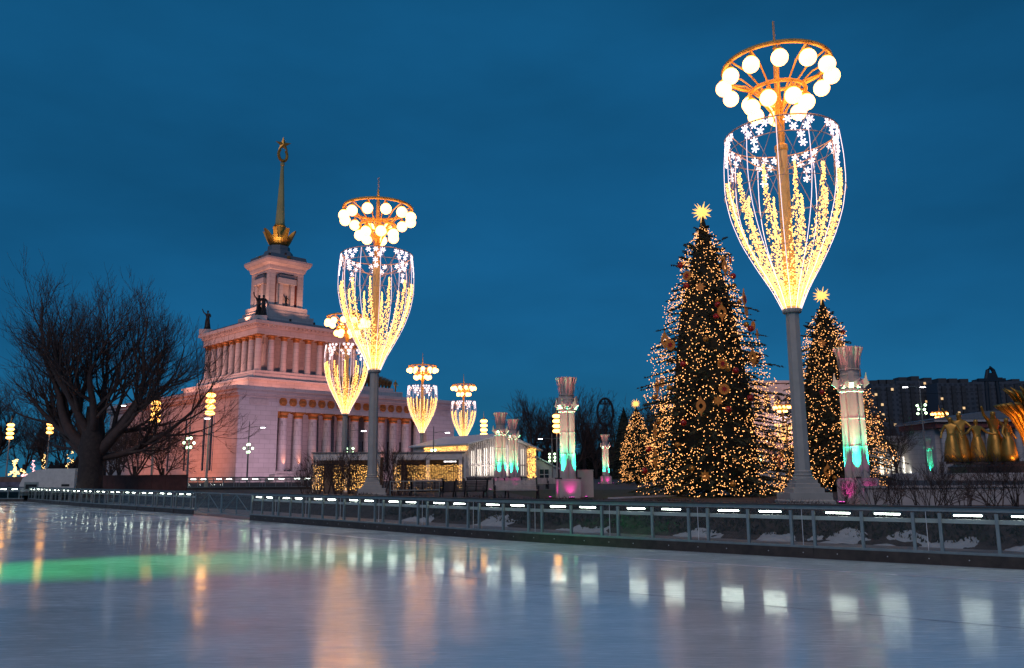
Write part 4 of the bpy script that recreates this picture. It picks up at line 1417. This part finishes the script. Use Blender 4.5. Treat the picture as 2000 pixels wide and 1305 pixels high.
MB().prism([(W_ + .02, 0), (W_ + 4.6, 0), (W_ + 4.6, 2.0), (W_ + .02, 3.7)], 1.0, 8).build('lean_to', BOARD, hall)
MB().add([(W_, .7, 3.72), (W_ + 5, .7, 1.88), (W_ + 5, 8.3, 1.88), (W_, 8.3, 3.72), (W_, .7, 3.9), (W_ + 5, .7, 2.06), (W_ + 5, 8.3, 2.06), (W_, 8.3, 3.9)],
         [(3, 2, 1, 0), (4, 5, 6, 7), (0, 1, 5, 4), (1, 2, 6, 5), (2, 3, 7, 6), (3, 0, 4, 7)]).build('lean_to_roof', MATS['pale_roof'], hall)
wd_ = MB().b2(W_ + 1.3, W_ + 3.1, .93, .99, .5, 1.9).build('lean_to_window', WINDOW, hall)
for x in (W_ + 1.3, W_ + 2.2, W_ + 3.1):
    MB().b2(x - .05, x + .05, .88, .925, .45, 1.95).build('window_bar', BOARD, wd_)
for z in (.48, 1.2, 1.92):
    MB().b2(W_ + 1.2, W_ + 3.2, .86, .90, z - .05, z + .05).build('window_bar', BOARD, wd_)
for k, x in enumerate((2.5, 6.0)):
    lamp('SPOT', 'gable_beam', hall, (x, -2.4, .4), (x, .2, 4.5), 900, (1, .86, .74), R(100), .9, .15)

# ------------------------------------------------------------------ lantern posts with four stacked discs
def make_lantern():
    t = thing('lantern_post', 'x', 'street lamp', group='lantern posts with stacked lit discs')
    MB().lathe([(.22, 0), (.22, .5), (.13, .7), (.10, 3), (.08, 7.4)], 10).build('pole', POLE, t)
    dm_ = MB().lathe([(.30, -.20), (.46, -.12), (.5, 0), (.46, .12), (.30, .20)], 16).mesh('lit_disc', LANT, True)
    cp = MB().lathe([(.33, .2), (.36, .24), (.30, .30), (.30, .32)], 14).mesh('disc_collar', LAMPY)
    for i in range(4):
        d_ = link('lit_disc', dm_, t, (0, 0, 7.65 + i * .62))
        link('disc_collar', cp, d_)
    MB().lathe([(.25, 9.8), (.10, 9.95), (.04, 10.2), (.015, 10.9)], 8).build('finial', LAMPY, t)
    return t
ln0 = make_lantern()
lp = [(411, 790, 86, 'lantern post of four stacked lit discs before the orange side wall'),
      (304, 805, 88, 'lantern post of stacked lit discs seen through the old tree branches'),
      (98, 833, 125, 'lantern post of stacked lit discs left of the old tree trunk'),
      (20, 843, 122, 'lantern post of stacked lit discs beyond the light figures'),
      (945, 836, 116, 'lantern post of stacked lit discs rising behind the white hall roof'),
      (1087, 828, 103, 'lantern post of stacked lit discs close beside the nearest column')]
for i, (px, py, Y, lab) in enumerate(lp):
    q = aty(px, py, Y)
    o = ln0 if i == 0 else dup(ln0, (0, 0, 0))
    o.location = (q.x, q.y, q.z - 8.55)
    if o.location.z > G:
        MB().lathe([(.24, G - o.location.z - .05), (.22, .01)], 10).build('lower_pole', POLE, o)
    o['label'] = lab

# ------------------------------------------------------------------ street lights with cool heads and greenish globes
def street_light(px, py, Y, lab, arms, rz):
    q = aty(px, py, Y)
    H = q.z - G
    t = thing('street_light', lab, 'street light', (q.x, q.y, G), rz, 'street lights with cool heads')
    MB().lathe([(.13, 0), (.11, 1), (.05, H + .8)], 8).build('mast', mat('grey_mast', (.2, .2, .21), .5, .3, var=.15), t)
    for a in arms:
        MB().tube([(0, 0, H), (a * .7, 0, H + .14), (a * 1.4, 0, H + .1)], .035, 5).build('arm', MATS['grey_mast'], t)
        MB().box((a * 1.6, 0, H + .1), (.62, .26, .09)).build('lamp_housing', MATS['grey_mast'], t)
        MB().box((a * 1.62, 0, H + .03), (.52, .22, .05)).build('lamp_lens', COOL, t)
    for k in range(4):
        a = k * PI / 2 + .5
        for z in ((H - 2.0, H - 2.9) if k % 2 else (H - 2.45,)):
            MB().tube([(0, 0, z - .1), (.42 * math.cos(a), .42 * math.sin(a), z - .12)], .02, 4).build('bracket', MATS['grey_mast'], t)
            MB().ball((.5 * math.cos(a), .5 * math.sin(a), z), .14, 8, 6).build('globe', GREENG, t, True)
    return t
street_light(487, 836, 100, 'street light standing before the lavender corner wall of the pavilion', (1,), 0)
street_light(372, 818, 84, 'street light with greenish globes near the pavilion side wall', (1,), .2)
street_light(199, 793, 70, 'street light glimpsed behind the old tree trunk', (1,), .2)
street_light(684, 842, 95, 'street light before the portico beside a lamp pole', (1,), .5)
street_light(847, 846, 97, 'street light before the roof of the white hall', (1,), 0)
street_light(1078, 858, 112, 'street light in front of the dark wood by the nearest column', (-1, 1), .2)
sl1 = street_light(1796, 757, 92, 'tall twin-headed street light by the far apartment blocks', (-1, .2), 0)
street_light(1478, 862, 110, 'street light half hidden by the large ornamented fir', (1,), 0)
# green stage light on a low mast beside the rink, making the green pool on the ice
gl = thing('green_spotlight', 'green spotlight on a mast at the open side of the rink', 'spotlight', (-21, 12.5, 0))
MB().lathe([(.12, 0), (.08, 1), (.06, 5.7)], 8).build('mast', DARKM, gl)
MB().lathe([(.1, .2), (.16, 0), (.16, -.05)], 10).build('lamp_housing', DARKM, gl, loc=(0, 0, 5.9))
lamp('SPOT', 'green_beam', gl, (.2, 0, 5.8), atz(225, 1106, 0) - Vector((-21, 12.5, 0)), 11000, (.03, 1, .16), R(24), 1, .1)

# ------------------------------------------------------------------ left side: trailer, red wall, light figures
q = aty(106, 930, 74)
t = thing('vaulted_trailer', 'white round-roofed trailer with dark vent behind the barrier', 'trailer', (q.x, q.y, G - .3), 0)
pr = [(-2.35, 0), (-2.4, .9), (-2.15, 1.5), (-1.6, 1.95), (-.9, 2.2), (0, 2.3), (2.4, 2.3), (2.4, 0)]
MB().prism(pr, -1.1, 1.1).build('body', WHITEP, t)
MB().b2(-1.95, -.70, -1.13, -1.10, .35, 1.15).build('vent_frame', ALU, t)
MB().b2(-1.8, -.85, -1.16, -1.13, .55, .95).build('vent', DARKM, t)
MB().b2(1.3, 2.0, -1.112, -1.1, .75, .95).build('lettering_patch', DARKM, t)
for x in (-1.3, 1.3):
    MB().lathe([(.3, -.1), (.3, .1)], 14).build('wheel', DARKM, t, loc=(x, -1.0, .02)).rotation_euler = (PI / 2, 0, 0)
a, b = aty(186, 930, 66), aty(366, 930, 61)
t = thing('board_wall', 'low dark red board wall between the old tree and the far barrier', 'wall', (a.x, a.y, 0), math.atan2(b.y - a.y, b.x - a.x))
Lw = (b - a).to_2d().length
for i in range(14):
    MB().b2(i * Lw / 14 + .008, (i + 1) * Lw / 14 - .008, -.04 + .006 * (i % 2), .04, 0, 1.95).build('board', REDW, t)
MB().b2(-.03, Lw + .03, -.08, .08, 1.951, 2.02).build('cap', REDW, t)
a, b = aty(-60, 930, 88), aty(50, 930, 88)
t = thing('brick_wall', 'low reddish wall with a picture banner beyond the rink end', 'wall', (a.x, 88, 0))
MB().b2(0, b.x - a.x, -.15, .15, 0, 2.0).build('wall_body', mat('reddish_wall', (.22, .13, .11), .8, var=.25), t)
MB().b2(1.5, b.x - a.x - .4, -.2, -.152, .5, 1.45).build('banner', mat('picture_banner', (.17, .15, .22), .6, var=.5, scale=1.2), t)
def dots(mb, pts, n, r0, rr, jit=.12):
    for i in range(n):
        k = rr.randrange(len(pts) - 1)
        u = rr.random()
        a_, b_ = Vector(pts[k]), Vector(pts[k + 1])
        mb.octa(a_.lerp(b_, u) + Vector((rr.uniform(-jit, jit), rr.uniform(-jit, jit), rr.uniform(-jit, jit))), r0)
FIG = mat('light_figure', (1, .8, .4), .4, var=0, emit=(1, .62, .22), es=3.0, sample=False)
FIGP = mat('pink_light_figure', (1, .6, .7), .4, var=0, emit=(1, .5, .5), es=2.6, sample=False)
rr = random.Random(8)
def light_fig(px, Y, lab, strokes, m2=None):
    q = aty(px, 930, Y)
    t = thing('light_figure', lab, 'light figure', (q.x, q.y, G + .75), 0, 'glowing light figures')
    MB().b2(-.5, .5, -.3, .3, -.8, -.7).build('stand', DARKM, t)
    fr = MB()
    for s_ in strokes:
        fr.tube(s_, .03, 4)
    fr.build('wire_frame', DARKM, t)
    mb = MB()
    for s_ in strokes:
        dots(mb, s_, 70, .06, rr)
    mb.build('lights', m2 or FIG, t, kind='stuff')
light_fig(27, 100, 'glowing standing figure of fairy lights with broad shoulders', [[(0, 0, 0), (.1, 0, 1), (0, 0, 2)], [(-.6, 0, .9), (0, 0, 1.5), (.6, 0, .9)], [(-.3, 0, -.7), (0, 0, .6), (.3, 0, -.7)], [(0, 0, 2), (-.2, 0, 2.4), (.2, 0, 2.6), (0, 0, 2.1)]])
light_fig(41, 101, 'glowing arch of fairy lights between two light figures', [[(-.8, 0, 0), (-.6, 0, 1), (0, 0, 1.5), (.6, 0, 1), (.8, 0, 0)], [(-.5, 0, .4), (.5, 0, .4)]])
light_fig(52, 100, 'glowing pinkish animal figure of lights next to the light arch', [[(-.6, 0, .8), (.6, 0, .8), (.9, 0, 1.4)], [(-.5, 0, .8), (-.5, 0, -.7)], [(.4, 0, .8), (.4, 0, -.7)]], FIGP)
light_fig(63, 104, 'narrow glowing spiral tree of pinkish lights by the trailer', [[(.4 * (1 - i / 24) * math.cos(i * 1.1), .4 * (1 - i / 24) * math.sin(i * 1.1), -.4 + i * .13) for i in range(24)]], FIGP)
light_fig(83, 108, 'glowing stacked spiral of orange lights above the trailer roof', [[(.5 * (1 - i / 30) * math.cos(i * 1.1), .5 * (1 - i / 30) * math.sin(i * 1.1), -.2 + i * .15) for i in range(28)]])
light_fig(134, 115, 'tall slender spiral of orange lights near the old tree', [[(.45 * math.cos(i * 1.2), .45 * math.sin(i * 1.2), i * .25) for i in range(18)]])

# ------------------------------------------------------------------ far right: statues of the golden fountain, sheaf bowl
q = aty(1925, 930, 118)
fb = thing('fountain_basin', 'round stone fountain basin carrying the golden statues', 'fountain', (q.x + 8, 124, G))
MB().lathe([(17, 0), (17, .9), (16.6, 1.0), (16.2, .9), (16.2, .4)], 48, caps=False).build('rim', STONE, fb)
MB().lathe([(16.3, .55), (.1, .56)], 48, caps=False).build('water', mat('teal_pool', (.02, .10, .10), .08, var=.2), fb)
MB().lathe([(9, .4), (9, 1.9), (8.2, 2.2), (8.2, 2.6), (.1, 2.61)], 40, caps=False).build('statue_base', mat('brown_granite', (.12, .07, .055), .5, var=.3), fb)
ROBE = MB().lathe([(.34, 0), (.31, .3), (.25, .75), (.17, .98), (.13, 1.1)], 14).mesh('robe', GOLD, True)
st = [(1862, GO_DN, 'golden robed fountain statue with lowered arms beside the distant globe lamp', 3.5), (1880, GO_UP, 'tall golden robed fountain statue with one arm raised', 3.9),
      (1912, GO_OP, 'golden robed fountain statue with both arms spread wide', 3.3), (1947, GO_UP, 'golden fountain statue lifting an arm near the sheaf bowl', 4.0), (1972, GO_DN, 'golden robed fountain statue close under the sheaf bowl', 3.4)]
for i, (px, fm, lab, s) in enumerate(st):
    q = aty(px, 893, 114 + (i % 2) * 1.5)
    t = thing('golden_statue', lab, 'statue', (q.x, q.y, 3.2), (i - 2) * .25)
    MB().lathe([(1.0, -.3), (1.0, -.1), (.9, 0)], 14).build('footing', MATS['brown_granite'], t)
    link('statue_body', fm, t, scale=s * .52 * 1.9)
    link('robe', ROBE, t, scale=(s, s, s))
    lamp('SPOT', 'statue_beam', t, (0, -3.5, -.2), (0, 0, 3.5), 90, (1, .46, .12), R(75), .9, .15)
q = aty(2036, 860, 116)
t = thing('golden_sheaf', 'huge glowing golden wheat sheaf bowl of the fountain', 'fountain', (q.x, q.y, G))
fl_ = MB()
for k in range(26):
    a = 2 * PI * k / 26
    ca, sa = math.cos(a), math.sin(a)
    fl_.tube([(1.5 * ca, 1.5 * sa, 2.2), (1.9 * ca, 1.9 * sa, 4.4), (2.3 * ca, 2.3 * sa, 6.5), (3.4 * ca, 3.4 * sa, 9.0), (4.9 * ca, 4.9 * sa, 10.4), (5.5 * ca, 5.5 * sa, 10.5)], [.3, .34, .36, .42, .42, .06], 6)
fl_.build('sheaf_ribs', GOLD, t, True)
for k in range(18):
    a = 2 * PI * (k + .5) / 18
    MB().tube([(2 * math.cos(a), 2 * math.sin(a), 10.0), (3.2 * math.cos(a), 3.2 * math.sin(a), 12.2), (4.2 * math.cos(a), 4.2 * math.sin(a), 12.9)], [.3, .35, .05], 5).build('wheat_ear', GOLD, t, True)
MB().lathe([(2.2, 1.5), (1.4, 2.2), (1.3, 6), (2.4, 9), (2.2, 9.6)], 20).build('sheaf_core', GOLD, t, True)
MB().lathe([(3.2, 0), (3.2, 1.5), (2.4, 1.6)], 20).build('footing', MATS['brown_granite'], t)
for dx, dy in ((-6, -4), (-3, -7), (-7, 1)):
    lamp('SPOT', 'sheaf_beam', t, (dx, dy, 2.8), (0, 0, 8.5), 1500, (1, .36, .05), R(80), .9, .2)
# columned hall behind the fountain
q = aty(1840, 930, 172)
hb = thing('columned_hall', 'low dark columned exhibition hall behind the golden fountain', 'building', (q.x, 172, G))
Wb = 26
MB().b2(0, Wb + 14, 1.5, 16, 0, 10.2).build('walls', WALL, hb)
for i in range(9):
    MB().lathe([(.75, 0), (.62, 9.4), (.85, 9.7), (.85, 10.0)], 14).build('column', WALL, hb, loc=(1.3 + i * 3.1, .2, 0))
MB().b2(-.6, Wb + .6, -.8, 16, 10.2, 11.4).build('frieze', mat('red_frieze', (.20, .06, .055), .7, var=.3), hb)
MB().b2(-1.2, Wb + 1.2, -1.4, 16.4, 11.4, 11.9).build('cornice', WALL, hb)
MB().prism([(-1.5, 11.9), (Wb + 1.5, 11.9), (Wb * .62, 13.6), (Wb * .38, 13.6)], -1.5, 17).build('roof', ROOF, hb)
MB().b2(Wb + 1, Wb + 14, -.2, 17, 10.3, 10.8).build('wing_roof', ROOF, hb)
# small white colonnaded pavilion
q = aty(1712, 930, 186)
wp = thing('small_pavilion', 'small white colonnaded pavilion with lit interior beyond the second fir', 'building', (q.x, 186, G))
MB().b2(0, 9.2, 2, 8, 0, 7.4).build('walls', WALL, wp)
for i in range(4):
    MB().lathe([(.5, 0), (.42, 6.6), (.6, 6.9), (.6, 7.3)], 12).build('column', WALL, wp, loc=(.7 + i * 2.6, .4, 0))
MB().b2(-.6, 9.8, -.4, 8.4, 7.4, 8.6).b2(-.9, 10.1, -.7, 8.7, 8.6, 9.2).build('entablature', WALL, wp)
for i in range(3):
    MB().b2(1.5 + i * 2.6, 2.5 + i * 2.6, 1.93, 1.99, .6, 4.6).build('lit_door', LITW, wp)
for x in (2, 7):
    lamp('SPOT', 'porch_beam', wp, (x, -1.2, .3), (x, 2, 4), 600, (.95, 1, .85), R(90), .9, .1)
# arcaded building behind the tall lamp
q = aty(1476, 930, 250)
ab = thing('arcaded_building', 'pale building with an upper arcade and orange-lit portal behind the lamp pole', 'building', (q.x, 250, G))
AW = 19
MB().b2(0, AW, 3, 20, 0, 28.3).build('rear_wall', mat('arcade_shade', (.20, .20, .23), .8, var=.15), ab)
MB().b2(0, AW, 0, 3, 0, 18.5).build('lower_wall', WALL, ab)
MB().b2(-.4, AW + .4, -.5, 3.2, 18.5, 19.3).build('string_course', WALL, ab)
MB().b2(-.5, AW + .5, -.6, 3.2, 26.6, 28.0).b2(-.9, AW + .9, -1, 20.4, 28.3, 29.0).build('cornice', WALL, ab)
na = 6
for i in range(na):
    x0, x1 = i * AW / na, (i + 1) * AW / na
    xm, hw = (x0 + x1) / 2, (x1 - x0) / 2 - .55
    pts = [(x0, 19.3), (xm - hw, 19.3), (xm - hw, 23.6)] + [(xm - hw * math.cos(a), 23.6 + hw * math.sin(a)) for a in [PI * j / 10 for j in range(1, 10)]] + [(xm + hw, 23.6), (xm + hw, 19.3), (x1, 19.3), (x1, 26.6), (x0, 26.6)]
    MB().prism(pts, -.2, .8).build('arch', WALL, ab)
MB().b2(6, 14, -2.5, 0, 0, 12.5).b2(5.4, 14.6, -3, .1, 12.5, 13.6).build('portal', WALL, ab)
MB().b2(8.2, 11.8, -2.56, -2.5, .3, 9.5).build('portal_door', WINDOW, ab)
for x in (6.6, 13.4):
    lamp('SPOT', 'portal_beam', ab, (x, -5.5, .5), (x, -2.5, 8), 6000, (1, .30, .12), R(70), .9, .2)
lamp('SPOT', 'facade_beam', ab, (9, -16, 6), (9, 0, 23), 16000, (1, .55, .5), R(90), .9, .4)

# ------------------------------------------------------------------ far things: ring, arch tower, apartment blocks
DARKB = mat('dark_blue_steel', (.018, .03, .045), .6, .2, var=.2)
q = aty(1182, 805, 330)
t = thing('oval_ring', 'tall dark oval ring structure standing above the wood', 'structure tower', (q.x, 330, G))
zc = q.z - G
for rx, rz_, rad in ((3.15, 5.5, .5),):
    MB().tube([(rx * math.cos(a), 0, zc + rz_ * math.sin(a)) for a in [2 * PI * i / 40 for i in range(40)]], rad, 6, True).build('ring', DARKB, t)
MB().tube([(-2.0, 0, zc + 3.3), (-1.3, 0, zc + 4.3), (-.4, 0, zc + 3.5), (0, 0, zc + 5.2), (.4, 0, zc + 3.5), (1.3, 0, zc + 4.3), (2.0, 0, zc + 3.3), (-2, 0, zc + 3.3)], .3, 5).build('inner_truss', DARKB, t)
MB().lathe([(.9, 0), (.6, zc - 5.6)], 8).build('mast', DARKB, t)
q = aty(1936, 740, 480)
t = thing('arch_tower', 'dark twin-legged arch tower with crossbar above the apartment blocks', 'tower', (q.x, 480, G))
zc = q.z - G
MB().tube([(-4.2, 0, 0), (-3.4, 0, zc - 8), (-3.0, 0, zc), (-1.6, 0, zc + 5), (0, 0, zc + 6.6), (1.6, 0, zc + 5), (3.0, 0, zc), (3.4, 0, zc - 8), (4.2, 0, 0)], 1.1, 6).build('arch_legs', DARKB, t)
MB().b2(-8, 8, -1, 1, zc - 1.6, zc + .2).build('crossbar', DARKB, t)
MB().b2(-2.5, 2.5, -.8, .8, zc + .2, zc + 3.5).build('cabin', DARKB, t)
def facade_mat():
    m = bpy.data.materials.new('apartment_facade')
    m.use_nodes = True
    n = m.node_tree.nodes
    lk = m.node_tree.links.new
    b = n['Principled BSDF']
    t_ = n.new('ShaderNodeTexCoord')
    mp_ = n.new('ShaderNodeMapping')
    mp_.inputs['Rotation'].default_value = (PI / 2, 0, 0)
    lk(t_.outputs['Object'], mp_.inputs['Vector'])
    br = n.new('ShaderNodeTexBrick')
    br.offset = 0
    br.inputs['Scale'].default_value = 1
    br.inputs['Brick Width'].default_value = 3.2
    br.inputs['Row Height'].default_value = 2.9
    br.inputs['Mortar Size'].default_value = .75
    br.inputs['Color1'].default_value = (.028, .042, .06, 1)  # bluish distance haze is put into the facade colours
    br.inputs['Color2'].default_value = (.04, .052, .072, 1)
    br.inputs['Mortar'].default_value = (.07, .085, .11, 1)
    lk(mp_.outputs['Vector'], br.inputs['Vector'])
    lk(br.outputs['Color'], b.inputs['Base Color'])
    b.inputs['Roughness'].default_value = .8
    return m
FAC = facade_mat()
rr = random.Random(12)
for i, (x0, x1, yt, Y, lab) in enumerate(((1702, 1752, 750, 470, 'far apartment block next to the twin-headed street light, stepped roof'), (1750, 1832, 744, 520, 'far long apartment slab behind the twin-headed street light'),
                                          (1830, 1902, 748, 500, 'far apartment slab behind the distant globe lamp'), (1900, 2010, 745, 530, 'far apartment slab behind the dark arch tower'))):
    a, b = aty(x0, yt, Y), aty(x1, yt, Y)
    H = a.z - G
    t = thing('apartment_block', lab, 'building', (a.x, Y, G), 0, 'far apartment blocks')
    Wd = b.x - a.x
    MB().b2(0, Wd, 0, 14, 0, H).build('walls', FAC, t)
    for k in range(3):
        xx = Wd * (.2 + .3 * k)
        MB().b2(xx - 2.5, xx + 2.5, 2, 10, H, H + rr.uniform(1.5, 3.2)).build('roof_housing', mat('roof_concrete', (.06, .065, .075), .8, var=.2), t)
    for k in range(int(Wd / 6)):
        MB().b2(k * 6 + 2.2, k * 6 + 4.6, -1.1, 0, 3, H - 2).build('balcony_stack', mat('balcony_concrete', (.05, .056, .066), .8, var=.3, scale=.35), t)
    for k in range(6):
        xx = rr.randrange(int(Wd / 3.2)) * 3.2 + .9
        zz_ = rr.randrange(5, int(H / 2.9)) * 2.9 + .9
        MB().b2(xx, xx + 1.4, -1.16, -1.1, zz_, zz_ + 1.4).build('lit_window', WLIT, t)
# overhead cable across the far right
a, b = aty(1690, 757, 420), aty(2020, 741, 420)
t = thing('overhead_cable', 'thin overhead cable crossing before the apartment blocks', 'cable', (a.x, a.y, a.z))
MB().tube([Vector((0, 0, 0)).lerp(b - a, i / 12) - Vector((0, 0, 5 * (1 - (i / 6 - 1) ** 2))) for i in range(13)], .09, 4).build('wire', DARKM, t)
